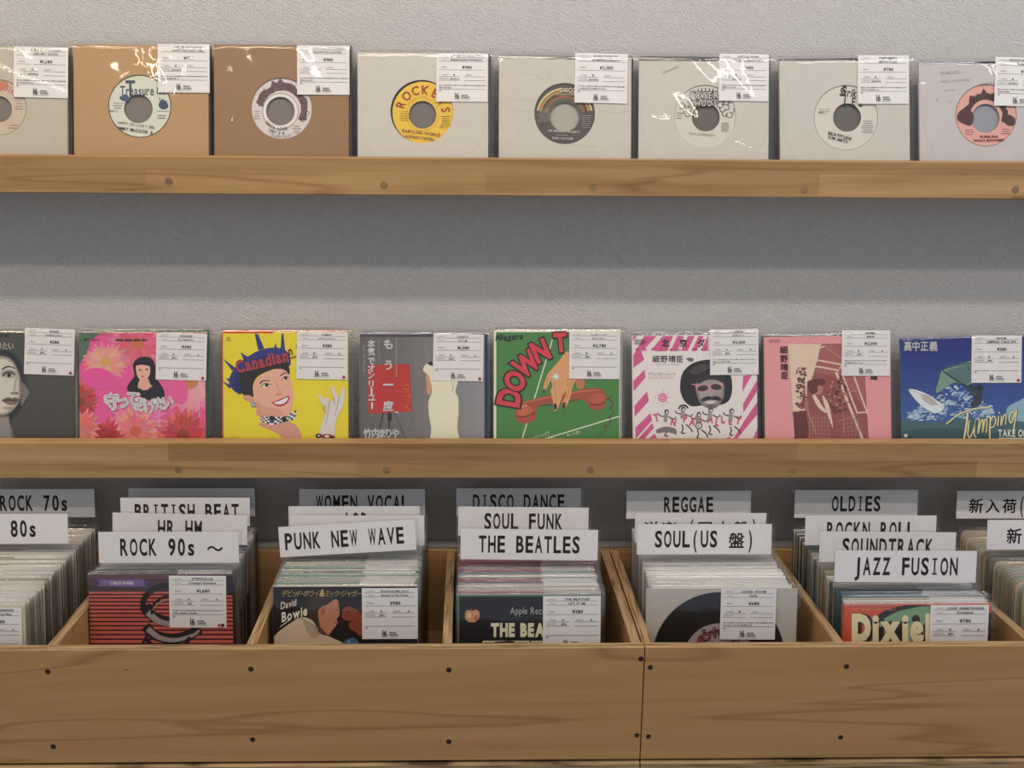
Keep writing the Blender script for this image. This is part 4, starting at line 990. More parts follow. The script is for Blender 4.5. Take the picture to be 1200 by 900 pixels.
    for x, hy, s_ in ((316, 634, 1), (426, 616, 1), (528, 650, 0), (606, 622, 1), (744, 628, 1)):
        A.ell(x, hy, 15, 17, DK); A.ell(x + 2, hy + 3, 9, 10, (210, 196, 190))
        A.line([(x - 4, hy + 14), (x - 8, hy + 60)], 24, (150, 142, 140)); A.line([(x - 16, hy + 30), (x - 44, hy + 24), (x - 54, hy + 8)], 6, DK, smooth=True); A.line([(x + 12, hy + 30), (x + 44, hy + 46), (x + 62, hy + 30)], 6, DK, smooth=True)
        A.line([(x - 10, hy + 100), (x - 2, hy + 130), (x - 12, hy + 154), (x + 10, hy + 158)], 7, DK, smooth=True); A.line([(x + 16, hy + 100), (x + 46, hy + 124), (x + 60, hy + 150)], 7, DK, smooth=True)
    A.ring(426, 620, 26, 36, DK, 20, 170); A.blob([(250, 750), (310, 730), (372, 744), (376, 774), (310, 764), (256, 772)], (120, 112, 112)); A.ell(528, 724, 22, 20, (196, 186, 180)); A.ring(528, 724, 18, 23, DK)
    small_lines(A, 104, 160, 80, 3, 12, (70, 40, 60), 5, 'l', seed=33)
M5 = picture_single(D725, (86, 124), (910, 128), (228, 218, 210), a_m5, (600, 90, 920, 383), ('細野晴臣', '北京ダック', '¥2,000', 'B', 'B', JP, 9, ()),
    'white picture sleeve with pink striped border and a man in pink glasses', G_MID, 106, amp=.0022, pext=(.002, .005, .009), place_kw={'tilt': R(-.9)}, tagrot=0)

def a_m6(A):
    A.rect(60, 120, 960, 860, (222, 152, 150)); SE, SD, SL, SM = (146, 82, 76), (104, 52, 50), (222, 196, 172), (182, 122, 108)
    A.poly([(246, 186), (740, 182), (776, 830), (286, 830)], SE); A.poly([(246, 186), (468, 186), (400, 420), (360, 440), (280, 820), (276, 640)], (216, 196, 168))
    A.poly([(460, 190), (740, 184), (762, 640), (600, 400), (420, 380)], (160, 96, 88)); A.poly([(276, 632), (380, 626), (390, 830), (288, 830)], SD)
    for p, wd in (([(296, 262), (486, 200)], 9), ([(486, 200), (620, 300)], 8), ([(290, 266), (600, 322)], 10), ([(296, 310), (580, 360)], 11), ([(292, 270), (290, 620)], 14), ([(366, 330), (360, 620)], 12), ([(286, 452), (372, 448)], 9), ([(286, 622), (380, 618)], 11), ([(560, 370), (740, 826)], 16), ([(680, 400), (770, 650)], 10), ([(600, 380), (700, 640)], 10), ([(640, 500), (704, 492)], 8), ([(700, 640), (760, 636)], 9), ([(586, 350), (620, 270)], 9)): A.line([p[0], p[1]], wd, SL if wd > 8 else SM)
    rn = random.Random(8)
    for i in range(60): x, y = 300 + rn.random() * 60, 340 + rn.random() * 260; A.ell(x, y, 5 + rn.random() * 8, 4 + rn.random() * 7, SD if rn.random() < .6 else SE, n=8)
    for i in range(50): x, y = 500 + rn.random() * 130, 380 + rn.random() * 260; A.ell(x, y, 4 + rn.random() * 9, 4 + rn.random() * 9, SD if rn.random() < .6 else SM, n=8)
    for i in range(5): A.line([(590, 690 + i * 26), (720, 676 + i * 26)], 4, SM); A.line([(610 + i * 24, 670), (618 + i * 24, 820)], 4, SM)
    A.line([(600, 560), (612, 780)], 5, SM); A.line([(500, 640), (660, 560)], 4, SD); A.line([(560, 700), (700, 650)], 5, SM)
    A.blob([(404, 530), (440, 512), (480, 526), (516, 580), (540, 640), (566, 720), (552, 740), (524, 690), (532, 830), (370, 830), (380, 760), (360, 640), (362, 560)], (142, 84, 76))
    for i in range(7): A.line([(386 + i * 20, 650), (384 + i * 21, 826)], 3, SM)
    for i in range(6): A.line([(380, 670 + i * 26), (526, 676 + i * 26)], 3, SM)
    A.blob([(404, 530), (424, 524), (466, 590), (494, 624), (488, 640), (440, 600)], SL); A.blob([(470, 526), (500, 560), (520, 620), (540, 740), (500, 640), (480, 580)], SL); A.line([(366, 560), (376, 640), (400, 700), (430, 780)], 10, SM, smooth=True)
    A.blob([(404, 470), (440, 456), (474, 470), (470, 500), (446, 520), (410, 512)], SM); A.blob([(376, 440), (430, 428), (490, 430), (480, 452), (440, 462), (436, 500), (404, 512), (380, 480)], SD); A.ell(432, 432, 58, 16, SD, -4); A.ell(462, 484, 3, 3, SD)
    for ch, y in zip('細野晴臣', (244, 302, 358, 412)): A.text(ch, 218 + (y - 244) * .05, y, 48, (88, 58, 60), 'c', 1.0, bold=.03)
    A.text('道', 812, 416, 46, (66, 40, 46), 'c', 1.1, bold=.05); small_lines(A, 120, 160, 90, 2, 12, (170, 110, 110), 5, 'l', seed=34)
M6 = picture_single(D880, (84, 132), (918, 136), (222, 152, 150), a_m6, (600, 96, 918, 390), ('細野晴臣', '絹街道', '¥2,000', 'B', 'B', JP, 10, ()),
    'dusty pink picture sleeve with a sepia photo of a man by a greenhouse', G_MID, 107, edge=(220, 206, 198), pext=(.003, .007, .008), place_kw={'tilt': R(-1.3)}, tagrot=1.2)

def a_m7(A):
    for i in range(16):
        t = i / 15; A.rect(180, 120 + i * 36, 1300, 170 + i * 36, (int(34 + 26 * t), int(42 + 52 * t), int(108 + 46 * t)))
    A.blob([(180, 700), (400, 704), (700, 668), (900, 690), (1300, 650), (1300, 900), (180, 900)], (70, 100, 104)); A.blob([(180, 770), (500, 740), (800, 770), (1300, 740), (1300, 900), (180, 900)], (54, 84, 84))
    A.blob([(900, 610), (980, 560), (1100, 500), (1300, 440), (1300, 680), (940, 690)], (140, 176, 186))
    rn = random.Random(12)
    for i in range(330):
        x = 250 + rn.random() * 560; y = 640 - (1 - abs(x - 560) / 330) * 210 * rn.random() + rn.random() * 50
        A.ell(x, y, 4 + rn.random() * 17, 2 + rn.random() * 7, [(124, 156, 186), (150, 178, 200), (172, 194, 208), (98, 132, 172), (192, 206, 212)][rn.randrange(5)], rn.random() * 60 - 40, 8)
    A.blob([(430, 510), (450, 420), (480, 350), (600, 316), (690, 300), (700, 400), (640, 460), (560, 440), (500, 470)], (118, 150, 128)); A.blob([(500, 372), (560, 344), (680, 318), (690, 400), (620, 450)], (88, 116, 112)); A.line([(474, 352), (560, 330), (690, 306)], 6, (32, 40, 44), smooth=True); A.line([(474, 360), (540, 410), (630, 462)], 9, (32, 40, 44), smooth=True); A.line([(636, 336), (674, 380), (686, 440)], 5, (40, 54, 54), smooth=True)
    A.blob([(252, 484), (300, 488), (380, 520), (440, 560), (486, 600), (460, 630), (420, 640), (360, 612), (300, 560), (262, 510)], (214, 222, 222)); A.blob([(330, 520), (380, 524), (440, 580), (400, 590), (350, 560)], (190, 176, 170)); A.line([(252, 484), (340, 520), (480, 610)], 3, (150, 160, 166))
    A.blob([(640, 470), (660, 450), (700, 470), (740, 460), (734, 520), (736, 560), (712, 590), (680, 606), (656, 580), (690, 540), (664, 520)], (48, 58, 66)); A.ell(718, 474, 20, 22, (40, 40, 46)); A.line([(630, 450), (660, 500), (700, 520)], 8, (60, 84, 84), smooth=True)
    for x, y, h in ((232, 222, 62), (298, 224, 62), (362, 222, 58), (420, 224, 60)): pass
    for ch, x in zip('高中正義', (248, 302, 358, 418)): A.text(ch, x, 226, 64, (232, 228, 222), 'c', .80, bold=.03)
    CR, SH = (232, 214, 160), (84, 76, 60)
    for dx, c, ww in ((4, SH, 1.25), (0, CR, 1.0)):
        A.line([(498 + dx, 714), (580 + dx, 650), (680 + dx, 614), (790 + dx, 600)], 9 * ww, c, smooth=True)
        A.line([(640 + dx, 636), (630 + dx, 720), (612 + dx, 830)], 12 * ww, c, smooth=True)
        A.line([(650 + dx, 690), (640 + dx, 780), (656 + dx, 800), (684 + dx, 730), (690 + dx, 690), (682 + dx, 780), (696 + dx, 800)], 8 * ww, c, smooth=True)
        A.line([(716 + dx, 680), (706 + dx, 780), (726 + dx, 700), (740 + dx, 690), (736 + dx, 770), (752 + dx, 690), (766 + dx, 690), (760 + dx, 772)], 8 * ww, c, smooth=True)
        A.line([(790 + dx, 668), (784 + dx, 760), (788 + dx, 840)], 10 * ww, c, smooth=True); A.line([(788 + dx, 690), (810 + dx, 660), (824 + dx, 690), (810 + dx, 730), (788 + dx, 736)], 8 * ww, c, smooth=True)
        A.line([(842 + dx, 660), (836 + dx, 728)], 8 * ww, c); A.ell(846 + dx, 640, 6, 6, c)
        A.line([(862 + dx, 656), (858 + dx, 724), (876 + dx, 660), (890 + dx, 654), (888 + dx, 716)], 8 * ww, c, smooth=True)
        A.line([(950 + dx, 640), (926 + dx, 636), (912 + dx, 680), (926 + dx, 706), (948 + dx, 650), (962 + dx, 622), (946 + dx, 720), (940 + dx, 780)], 9 * ww, c, smooth=True)
    A.text('TAKE OFF', 840, 796, 44, (230, 226, 216), 'l', .62, bold=.03); A.rect(842, 804, 1300, 811, (230, 226, 216)); small_lines(A, 990, 828, 280, 1, 8, (200, 196, 190), 9, seed=35)
    A.ell(231, 789, 12, 11, (238, 226, 200)); A.ell(231, 789, 5, 5, (210, 180, 120))
M7 = picture_single(D1020, (192, 134), (1040, 140), (36, 44, 110), a_m7, (668, 130, 998, 430), ('高中正義', 'JUMPING TAKE OFF', '¥580', 'B', 'A', JP, 0, RED),
    'dark blue picture sleeve with a windsurfer leaping over spray', G_MID, 108, pext=(.005, .008, .003), place_kw={'tilt': R(-1.8)}, tagrot=1.6, edge=(120, 108, 92))

spare_single(*M0, .0022, (206, 196, 170), 'cream-edged single standing behind the grey photographic sleeve', 201)
spare_single(*M1, .0035, (72, 108, 72), 'green single showing behind the pink flower sleeve', 202, dz=.003)
spare_single(*M2, -.0035, (196, 70, 56), 'red-edged single standing behind the bright yellow sleeve', 203)
spare_single(*M3, .004, (44, 50, 104), 'navy blue single showing behind the grey sleeve with the red square', 204)
spare_single(*M4, .004, (196, 190, 176), 'pale single standing behind the green telephone sleeve', 205)
spare_single(*M5, .0015, (120, 106, 84), 'drab single standing behind the pink-bordered sleeve', 206)
spare_single(*M6, -.0015, (110, 104, 88), 'drab olive single standing behind the dusty pink sleeve', 207)

# ------------------------------------------------------------------ records filed in the bins
LEAN_B = R(10); Z_TOP = 0.908; REC_H = 0.1800
def bin_yb(px, py, H=REC_H):
    """where a record of height H stands whose upper edge shows at this measure"""
    p = at_z(px, py, Z_FL + H * math.cos(LEAN_B)); return p.y - H * math.sin(LEAN_B)
PALETTE = [(214, 204, 180), (196, 190, 176), (120, 140, 116), (70, 66, 62), (160, 92, 84), (206, 196, 176), (96, 110, 130), (222, 214, 196), (150, 130, 96), (188, 170, 150), (60, 90, 92), (210, 206, 198)]
OLIVE = [(190, 180, 150), (204, 190, 158), (172, 166, 146), (212, 196, 166), (184, 164, 138), (160, 160, 142), (200, 164, 146), (150, 150, 136)]
PALE = [(222, 218, 208), (212, 208, 200), (228, 224, 214)]
_jm, _pm, _tm = {}, [], {}
def bin_jacket(rgb, rounded=False):
    k = (rgb, rounded)
    if k not in _jm:
        W, H, t = .178, REC_H - .0045, .0024; mb = MB()
        if not rounded: mb.box(-W / 2, W / 2, -t / 2, t / 2, 0, H, ink(rgb), 0.0004, ends=ink((70, 64, 56)))
        else:
            p = [(-W / 2, 0), (W / 2, 0)]
            for s_, a0 in ((1, 0), (-1, 90)):
                for q in range(6): a = R(a0 + q * 18); p.append((s_ * (W / 2 - .009) + .009 * math.cos(a), H - .009 + .009 * math.sin(a)))
            n = len(p); v = [(x, -t / 2, z) for x, z in p] + [(x, t / 2, z) for x, z in p]
            f = [tuple(range(n)), tuple(range(2 * n - 1, n - 1, -1))] + [(i, i + n, (i + 1) % n + n, (i + 1) % n) for i in range(n)]
            mb.add(v, f, ink(rgb))
        o = mb.build('jacket'); _jm[k] = o.data; bpy.data.objects.remove(o)
    return _jm[k]
for sd in range(4): _pm.append(pouch_mesh(.178, REC_H - .0045, .0024, .0012, .0045, .0035 + .0012 * sd, 300 + sd, .00025, 10, 26, .0009))
for sd in range(3):
    mb = MB(); tag_card(mb, .0165 + .002 * sd, REC_H - .0037 - .0006 * sd, .0685, -.0018, .4 * (sd - 1), None, True); o = mb.build('tag'); _tm[sd] = o.data; bpy.data.objects.remove(o)
BAY = [0]
def bin_record(x, yb, rgb, tagged, label, group, rn, rounded=False, plastic=True):
    x = max(x, bay_left(BAY[0], yb) + .089 + .0024)
    root = empty('filed_single', None, frame(x, yb, Z_FL + .0016, LEAN_B, R(rn.uniform(-.35, .35)))); tag(root, label, 'record', group)
    add('picture_sleeve' if not rounded else 'paper_sleeve', bin_jacket(rgb, rounded), root)
    if tagged: add('price_tag', _tm[rn.randrange(3)], root)
    if plastic: add('plastic_sleeve', _pm[rn.randrange(4)], root)
    return root
SIGN_L = 0.231
def sign(px0, px1, py, text, label, tilt=0.0, hgt=.0405, xs=.62, cap=.0208, pitch=.0121, cx=0.0, base=None, raise_=0.0):
    """a genre divider: a tall clear card with a white lettered strip along its upper edge"""
    zt = Z_FL + SIGN_L * math.cos(LEAN_B) + raise_
    p = at_z((px0 + px1) / 2, py, zt); yb = p.y - SIGN_L * math.sin(LEAN_B)
    a, b = at_z(px0, py, zt), at_z(px1, py, zt); Wd = .1775
    xm = max((a.x + b.x) / 2, bay_left(BAY[0], yb) + Wd / 2 + (-.004 if tilt < -.03 else .0045 if tilt else .0015))
    root = empty('divider_sign', None, frame(xm, yb, Z_FL + .0003 + raise_, LEAN_B, 0)); tag(root, label, 'sign', 'genre divider signs')
    mb = MB(); W2 = Wd / 2
    M = Matrix.Translation((0, 0, SIGN_L)) @ Matrix.Rotation(tilt, 4, 'Y') @ Matrix.Translation((0, 0, -SIGN_L))
    m = MB(); m.box(-W2 - .001, W2 + .0045, -.0005, .0005, .012 if tilt else 0, SIGN_L + .0015, M_CARD, .0002); c = m.build('clear_card', root)
    m = MB(); m.box(-W2, W2, -.0011, -.0007, SIGN_L - hgt, SIGN_L - .0004, M_SIGN)
    A = Art(lambda u, v: (u, SIGN_L - v), (-W2 + .001, W2 - .001, SIGN_L - hgt + .0005, SIGN_L - .001))
    if text: A.text(text, cx, base or (hgt * .5 + cap * .5), cap, M_BLACK, 'c', .48, pitch=pitch, bold=.026)
    A.into(m, -.00115, .00003); s_ = m.build('sign_strip', root)
    if tilt:
        for o in (c, s_): o.matrix_local = M
    return yb
def fill_bin(x, yb0, signs, where, seed, pal, tagp=.8, step=.0056, front=False, ymax=1.380, xj=.001, rounded=False, skip=0, drift=0.0):
    """single after single from yb0 to the back; signs = [(yb, words)] front to back"""
    rn = random.Random(seed); y = yb0; sg = sorted(signs); prev = None; k = skip; si = 0
    words_ = ['first', 'second', 'third', 'fourth', 'fifth', 'sixth', 'seventh']
    if front: y += step
    while y < ymax:
        while si < len(sg) and y > sg[si][0] - step * .75:
            y = max(y, sg[si][0] + step * .8); prev = sg[si][1]; si += 1; k = 0
        if y >= ymax: break
        nxt = sg[si][1] if si < len(sg) else None
        if prev is None and front and k < 6: lb, gp = '%s single behind %s' % (words_[k], where), None
        elif prev is None: lb, gp = 'filed single deep between %s and %s' % (where, nxt), 'singles filed in front of ' + nxt
        elif nxt: lb, gp = 'filed single between %s and %s' % (prev, nxt), 'singles filed between %s and %s' % (prev, nxt)
        else: lb, gp = 'filed single in the row behind %s' % prev, 'singles filed behind ' + prev
        bin_record(x + rn.uniform(-xj, xj) + drift * (y - yb0), y, rn.choice(pal), rn.random() < tagp, lb, gp, rn, rounded)
        y += step * rn.uniform(.9, 1.1); k += 1
def front_single(crop, tl, tr, base, draw, tagbox, spec, label, seed, amp=.0007, edge=None, tagrot=0.0, clear=False):
    H = REC_H
    px = crop[0] + (tl[0] + tr[0]) / 2 / crop[2]; py = crop[1] + (tl[1] + tr[1]) / 2 / crop[2]
    yb = max(FR1 + .0055, bin_yb(px, py, H))
    kw = dict(yb=yb, zf=Z_FL, lean=LEAN_B)
    M, W, _ = picture_single(crop, tl, tr, base, draw, tagbox, spec, label, 'front singles of the bins', seed, amp, edge, kw, (.001, .005, .004), tagrot)
    return M.translation.x, yb, W
B0_, B290, B510, B700, B900 = (0, 560, 3.75), (290, 560, 4.286), (510, 560, 4.286), (700, 560, 4.286), (900, 560, 4.0)

# --- bin of rock by decade
BAY[0] = 0
y70 = sign(-35, 107, 573, 'ROCK 70s', 'shaded divider sign reading ROCK 70s', cx=.004)
y80 = sign(-79, 79, 602, 'ROCK 80s', 'brightly lit divider sign reading ROCK 80s')
x0, yb, _ = front_single(B0_, (-545, 560), (108, 560), (196, 186, 160), lambda A: A.rect(-560, 600, 60, 760, (150, 110, 84)), (-145, 568, 94, 800), ('THE ROMANTICS', 'Talking In Your Sleep', '¥780', 'B', 'A', 'USA', 0, ()), 'front single of the bin under the ROCK 80s sign, mostly hidden by its price tag', 401, tagrot=.5)
fill_bin(x0, yb, [(y80, 'the ROCK 80s sign'), (y70, 'the ROCK 70s sign')], 'the front sleeve under ROCK 80s', 11, [(230, 222, 204), (222, 214, 196), (214, 204, 182), (170, 160, 140)], .95, front=True)

# --- second bin
BAY[0] = 1
def a_b1(A):
    A.rect(370, 400, 1040, 780, (54, 40, 42)); A.rect(370, 420, 1040, 446, (96, 66, 74)); A.rect(370, 446, 1040, 476, (62, 46, 54))
    for i in range(9): A.rect(370, 452 + i * 6, 1040, 453.5 + i * 6, (104, 76, 84))
    y = 500.0; h = 9.0
    while y < 780: A.rect(370, y, 1040, y + h, (198, 96, 82)); y += h + 6.5 + (h - 9) * .1; h *= 1.035
    A.poly([(420, 446), (662, 452), (640, 466), (655, 484), (420, 476), (436, 462)], (84, 70, 112)); A.rect(438, 446, 632, 476, (112, 96, 142)); A.text("CYBELE'S REVERIE", 536, 468, 13, (224, 206, 214), 'c', .62, bold=.02)
    BK, SV = (40, 34, 36), (150, 144, 138)
    A.line([(760, 470), (690, 482), (640, 520), (630, 570), (650, 600)], 26, BK, smooth=True); A.line([(640, 560), (670, 605), (740, 630), (830, 620)], 44, BK, smooth=True); A.line([(650, 590), (700, 630), (760, 640), (840, 630)], 30, SV, 16, True)
    A.line([(668, 600), (672, 560), (720, 522), (760, 520)], 10, BK, smooth=True); A.line([(672, 580), (700, 548), (748, 530)], 5, SV, smooth=True)
    A.line([(640, 650), (680, 690), (760, 705), (830, 690), (880, 660)], 44, BK, smooth=True); A.line([(650, 662), (700, 700), (770, 712), (850, 690), (876, 668)], 26, SV, 10, True)
    A.line([(640, 700), (670, 734), (720, 752), (800, 740), (836, 700)], 18, BK, smooth=True); A.rect(996, 430, 1030, 512, (30, 28, 36)); A.line([(648, 690), (620, 742)], 12, BK)
x1, yb1, _ = front_single(B0_, (387, 424), (1021, 428), (62, 46, 50), a_b1, (742, 430, 993, 664), ('STEREOLAB', "Cybele's Reverie", '¥1,680', 'A', 'A', 'UK', 19, ((196, 70, 66), (60, 30, 46))), 'red striped picture sleeve with a dark spiral under the ROCK 90s sign', 402, tagrot=.4)
yb_ = sign(148, 297, 572, '', 'unlettered shaded divider sign standing behind the BRITISH BEAT sign')
y_a = sign(140, 292, 583, 'BRITISH BEAT', 'divider sign reading BRITISH BEAT', cx=.002)
y_b = sign(131, 291, 602, 'HR HM', 'divider sign reading HR HM', tilt=R(1.3))
y_c = sign(116, 279, 623, 'ROCK 90s 〜', 'divider sign reading ROCK 90s', cx=.004)
fill_bin(x1, yb1, [(y_c, 'the ROCK 90s sign'), (y_b, 'the HR HM sign'), (y_a, 'the BRITISH BEAT sign'), (yb_, 'the unlettered dark sign')], 'the red striped front sleeve', 12, [(214, 206, 188), (120, 116, 110), (70, 70, 74), (206, 200, 190)], .9, front=True)

# --- third bin
BAY[0] = 2
def a_b2(A):
    A.rect(100, 530, 880, 860, (30, 26, 26))
    A.blob([(300, 640), (318, 606), (360, 596), (430, 600), (450, 620), (420, 660), (380, 690), (350, 740), (300, 700)], (58, 44, 36))
    A.blob([(360, 660), (400, 636), (440, 610), (456, 620), (460, 660), (462, 690), (448, 708), (452, 730), (430, 760), (404, 790), (370, 760), (356, 700)], (182, 124, 92)); A.ell(378, 668, 15, 26, (176, 112, 82), 10); A.ell(380, 668, 7, 14, (140, 84, 62), 10)
    A.line([(440, 660), (456, 664)], 4, (70, 44, 34)); A.line([(436, 730), (450, 728)], 4, (110, 60, 50)); A.blob([(350, 740), (404, 790), (390, 800), (340, 780)], (96, 60, 46))
    A.blob([(480, 660), (520, 640), (575, 650), (575, 790), (540, 770), (510, 750), (512, 720), (484, 712), (474, 690)], (132, 66, 46)); A.blob([(480, 640), (520, 616), (575, 616), (575, 690), (560, 670), (520, 648)], (40, 30, 28)); A.line([(510, 720), (530, 718)], 4, (70, 34, 28)); A.line([(496, 676), (516, 674)], 4, (60, 34, 28))
    A.blob([(120, 850), (140, 790), (200, 740), (270, 700), (330, 720), (362, 780), (420, 800), (480, 850)], (200, 180, 150)); A.blob([(280, 720), (340, 740), (356, 790), (320, 800)], (176, 154, 124)); A.line([(268, 706), (330, 740), (360, 790)], 5, (150, 128, 100), smooth=True)
    A.blob([(476, 840), (500, 810), (540, 806), (560, 840)], (70, 100, 130)); A.ell(510, 822, 8, 4, (150, 180, 200))
    GD = (206, 178, 116); A.text('デビッド・ボウイ&ミック・ジャガー', 172, 594, 33, GD, 'l', .84, bold=.02, sh=.18, gap=.08)
    A.text('David', 168, 660, 34, (226, 214, 186), 'l', .66, rot=-14, bold=.01, sh=.4); A.text('Bowie', 172, 724, 44, (230, 220, 192), 'l', .72, rot=-16, bold=.03, sh=.4); A.line([(164, 748), (214, 712)], 4, (226, 214, 186))
x2, yb2, _ = front_single(B290, (128, 546), (852, 546), (30, 26, 26), a_b2, (574, 554, 855, 824), ('David Bowie Mick Jagger', 'Dancing In The Street', '¥980', 'A', 'A', JP, 0, ()), 'black picture sleeve with two faces in profile, front of its bin under the tilted sign', 403, edge=(196, 186, 160))
s0 = sign(352, 497, 573, 'WOMEN VOCAL', 'shaded divider sign reading WOMEN VOCAL')
s1 = sign(339, 491, 593, 'AOR', 'divider sign reading AOR, half hidden', cx=.002)
s2 = sign(342, 495, 604, '', 'plain white divider sign standing between the AOR sign and the tilted PUNK NEW WAVE sign', raise_=.002)
s3 = sign(327, 485, 613, 'PUNK NEW WAVE', 'divider sign tilted up at one end and reading PUNK NEW WAVE', tilt=R(-3.2), cx=-.004)
fill_bin(x2, yb2, [(s3, 'the PUNK NEW WAVE sign'), (s2, 'the plain white sign'), (s1, 'the AOR sign'), (s0, 'the WOMEN VOCAL sign')], 'the two-faces front sleeve', 13, [(216, 206, 180), (110, 140, 110), (150, 170, 160), (60, 54, 50), (178, 150, 130), (206, 200, 180)], .95, front=True, xj=.0012)

# --- fourth bin
BAY[0] = 3
def a_b3(A):
    A.rect(80, 570, 880, 860, (92, 120, 96)); A.rect(120, 597, 838, 860, (30, 30, 34)); A.rect(120, 588, 838, 598, (58, 74, 62))
    A.blob([(150, 690), (156, 668), (176, 664), (186, 668), (206, 662), (222, 676), (222, 700), (206, 720), (188, 726), (166, 722), (152, 708)], (196, 142, 98)); A.line([(184, 668), (182, 650)], 4, (120, 84, 52)); A.ell(172, 690, 9, 14, (222, 176, 132)); A.ell(204, 704, 10, 14, (166, 112, 74))
    A.text('Apple Records', 376, 684, 34, (176, 170, 158), 'l', .74)
    A.text('THE BEATLES', 280, 794, 60, (226, 214, 180), 'l', .66, bold=.06, gap=.12)
    for x in (238, 482, 720): A.rect(x, 818, x + 236, 870, (214, 200, 170)); A.rect(x + 8, 826, x + 228, 870, (84, 66, 54)); A.blob([(x + 60, 826), (x + 80, 822), (x + 160, 822), (x + 170, 870), (x + 50, 870)], (44, 34, 30))
x3, yb3, _ = front_single(B510, (112, 590), (836, 590), (92, 120, 96), a_b3, (542, 594, 832, 860), ('THE BEATLES', 'LET IT BE', '¥580', 'A', 'A', JP, 0, ()), 'black picture sleeve with an apple in its corner, front of its bin', 404)
s0 = sign(535, 679, 572, 'DISCO DANCE', 'shaded divider sign reading DISCO DANCE')
s1 = sign(538, 689, 594, 'SOUL FUNK', 'divider sign reading SOUL FUNK', tilt=R(.6))
s2 = sign(541, 700, 620, 'THE BEATLES', 'white divider sign standing just in front of the SOUL FUNK sign', tilt=R(.7))
fill_bin(x3, yb3, [(s2, 'the sign ahead of SOUL FUNK'), (s1, 'the SOUL FUNK sign'), (s0, 'the DISCO DANCE sign')], 'the black apple front sleeve', 14, [(150, 156, 150), (214, 204, 176), (170, 60, 66), (100, 110, 108), (190, 180, 160), (96, 120, 116)], .97, front=True)

# --- fifth bin: clear sleeves, no picture sleeves in front
BAY[0] = 4
def clear_front(crop, tl, tr, label):
    px = crop[0] + (tl[0] + tr[0]) / 2 / crop[2]; py = crop[1] + (tl[1] + tr[1]) / 2 / crop[2]
    yb = max(FR1 + .0055, bin_yb(px, py)); M, W, H = place(crop, tl, tr, yb=yb, zf=Z_FL, lean=LEAN_B); M.translation.x = max(M.translation.x, bay_left(4, yb) + W / 2 + .0022)
    root = empty('clear_sleeve_single', None, M); tag(root, label, 'record', 'front singles of the bins')
    m = MB(); m.box(-W / 2, W / 2, .0004, .0012, 0, H - .002, ink((180, 174, 162)), 0.0002); m.build('inner_sleeve', root)
    mp = plane_map(M, -.0012, crop); c = mp(608, 900); e = mp(608 + 330, 900); r = min(e[0] - c[0], .0872); cz = max(c[1], r + .001)
    v, f = [], []; n = 64
    for k in range(n):
        a = 2 * math.pi * k / n; ca, sa = math.cos(a), math.sin(a)
        for rr, yy in ((.019, -.0012), (r, -.0012), (.019, 0), (r, 0)): v.append((c[0] + rr * ca, yy, cz + rr * sa))
    for k in range(n):
        a, b = 4 * k, 4 * ((k + 1) % n); f += [(a, a + 1, b + 1, b), (a + 2, b + 2, b + 3, a + 3), (a, b, b + 2, a + 2), (a + 1, a + 3, b + 3, b + 1)]
    m = MB(); m.add(v, f, M_VINYL); d = m.build('record_disc', root)
    m = MB(); A = Art(lambda u, q: (c[0] + u / 1000, cz + q / -1000))
    A.ring(0, 0, 19, 43.5, (158, 142, 136)); rn = random.Random(6)
    for i in range(80): a = rn.random() * 2 * math.pi; rr = 23 + rn.random() * 17; A.ring(rr * math.cos(a), rr * math.sin(a), 1.5, 2.4, (58, 42, 46), rn.random() * 360, rn.random() * 360 + 200, 8)
    A.arc('MOTOWN', 0, 0, 26.5, 142, 38, 9, (70, 36, 40), 1.0, .07); A.arc('MOTOWN', 0, 0, 26.8, 142, 38, 8.6, (150, 72, 66), 1.0, .0)
    A.into(m, -.00125, .00002); m.build('centre_label', d)
    finish(root, M, W, H, .003, crop, (622, 556, 900, 828), ('LIONEL RICHIE', 'Hello', '¥680', 'B', '', '', 20, ()), 405, .0008, (.001, .005, .004), .5)
    return M.translation.x, yb
x4, yb4 = clear_front(B700, (222, 546), (984, 552), 'clear-sleeved black disc with a patterned label, front of its bin under the SOUL sign')
s0 = sign(736, 878, 575, 'REGGAE', 'shaded divider sign reading REGGAE')
s1 = sign(745, 897, 601, '洋楽 (国内盤)', 'divider sign half hidden between the REGGAE sign and the SOUL sign')
s2 = sign(746, 901, 614, 'SOUL(US 盤)', 'divider sign reading SOUL (US 盤)')
fill_bin(x4, yb4, [(s2, 'the SOUL sign'), (s1, 'the half-hidden sign'), (s0, 'the REGGAE sign')], 'the clear-sleeved front disc', 15, PALE, .25, front=True)

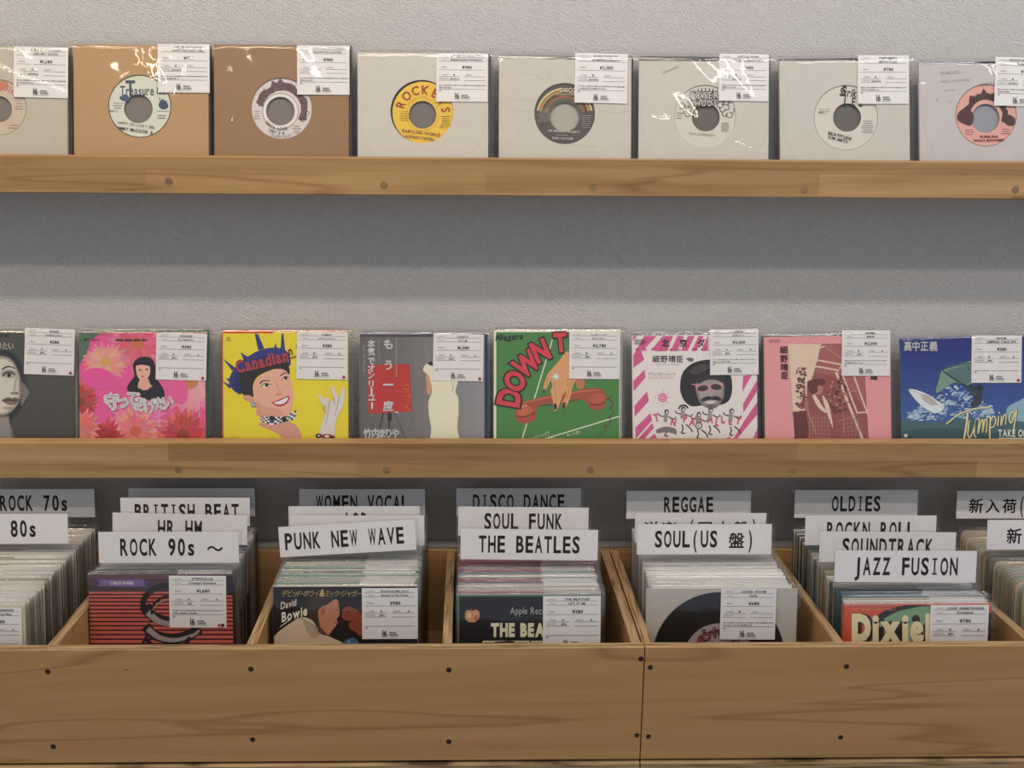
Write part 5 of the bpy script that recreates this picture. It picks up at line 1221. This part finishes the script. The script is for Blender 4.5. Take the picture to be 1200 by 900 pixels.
# --- sixth bin
BAY[0] = 5
def a_b4(A):
    A.rect(340, 580, 1070, 830, (196, 82, 56)); A.rect(340, 580, 1070, 600, (150, 132, 112))
    A.blob([(380, 800), (430, 760), (470, 690), (520, 640), (600, 606), (760, 600), (760, 830), (400, 830)], (44, 38, 36)); A.blob([(500, 700), (560, 650), (640, 618), (780, 610), (780, 760), (700, 760), (600, 790), (430, 800), (470, 740)], (120, 152, 118)); A.blob([(560, 830), (640, 770), (780, 750), (780, 830)], (196, 82, 56))
    A.text('LOUIS ARMSTRONG VOL.3', 380, 622, 13, (206, 126, 96), 'l', .9, bold=.01)
    A.text('Dixieland', 400, 766, 112, (44, 36, 32), 'l', .70, bold=.12, gap=.06); A.text('Dixieland', 392, 758, 110, (222, 206, 160), 'l', .72, bold=.075, gap=.08)
x5, yb5, _ = front_single(B900, (355, 594), (1050, 594), (196, 82, 56), a_b4, (763, 597, 1036, 850), ('LOUIS ARMSTRONG', 'Dixieland', '¥780', 'B', 'B', JP, 0, ()), 'orange and green picture sleeve with bold cream lettering, front of its bin', 406)
s0 = sign(930, 1077, 574, 'OLDIES', 'shaded divider sign reading OLDIES')
s1 = sign(942, 1099, 604, "ROCKN ROLL", "divider sign reading ROCKN ROLL, half hidden")
s2 = sign(959, 1120, 623, 'SOUNDTRACK', 'divider sign reading SOUNDTRACK', tilt=R(.6))
s3 = sign(975, 1142, 645, 'JAZZ FUSION', 'divider sign reading JAZZ FUSION', tilt=R(.4))
fill_bin(x5, yb5, [(s3, 'the JAZZ FUSION sign'), (s2, 'the SOUNDTRACK sign'), (s1, 'the ROCKN ROLL sign'), (s0, 'the OLDIES sign')], 'the orange and green front sleeve', 16, [(212, 202, 180), (190, 176, 150), (60, 58, 56), (206, 204, 196), (96, 120, 130)], .92, front=True)

# --- last bin, cut by the frame
BAY[0] = 6
s0 = sign(1120, 1266, 575, '新入荷(国内)', 'shaded divider sign reading 新入荷 with a bracket', cx=.0)
s1 = sign(1155, 1313, 609, '新入荷', 'brightly lit divider sign reading 新入荷', cx=-.028)
x6 = x5 + (PX['h'] - PX['g']) + .004
fill_bin(x6, FR1 + .008, [(s1, 'the brightly lit 新入荷 sign'), (s0, 'the shaded 新入荷 sign')], 'the lip of the bin', 17, OLIVE, .0, step=.0072, front=False, rounded=True)
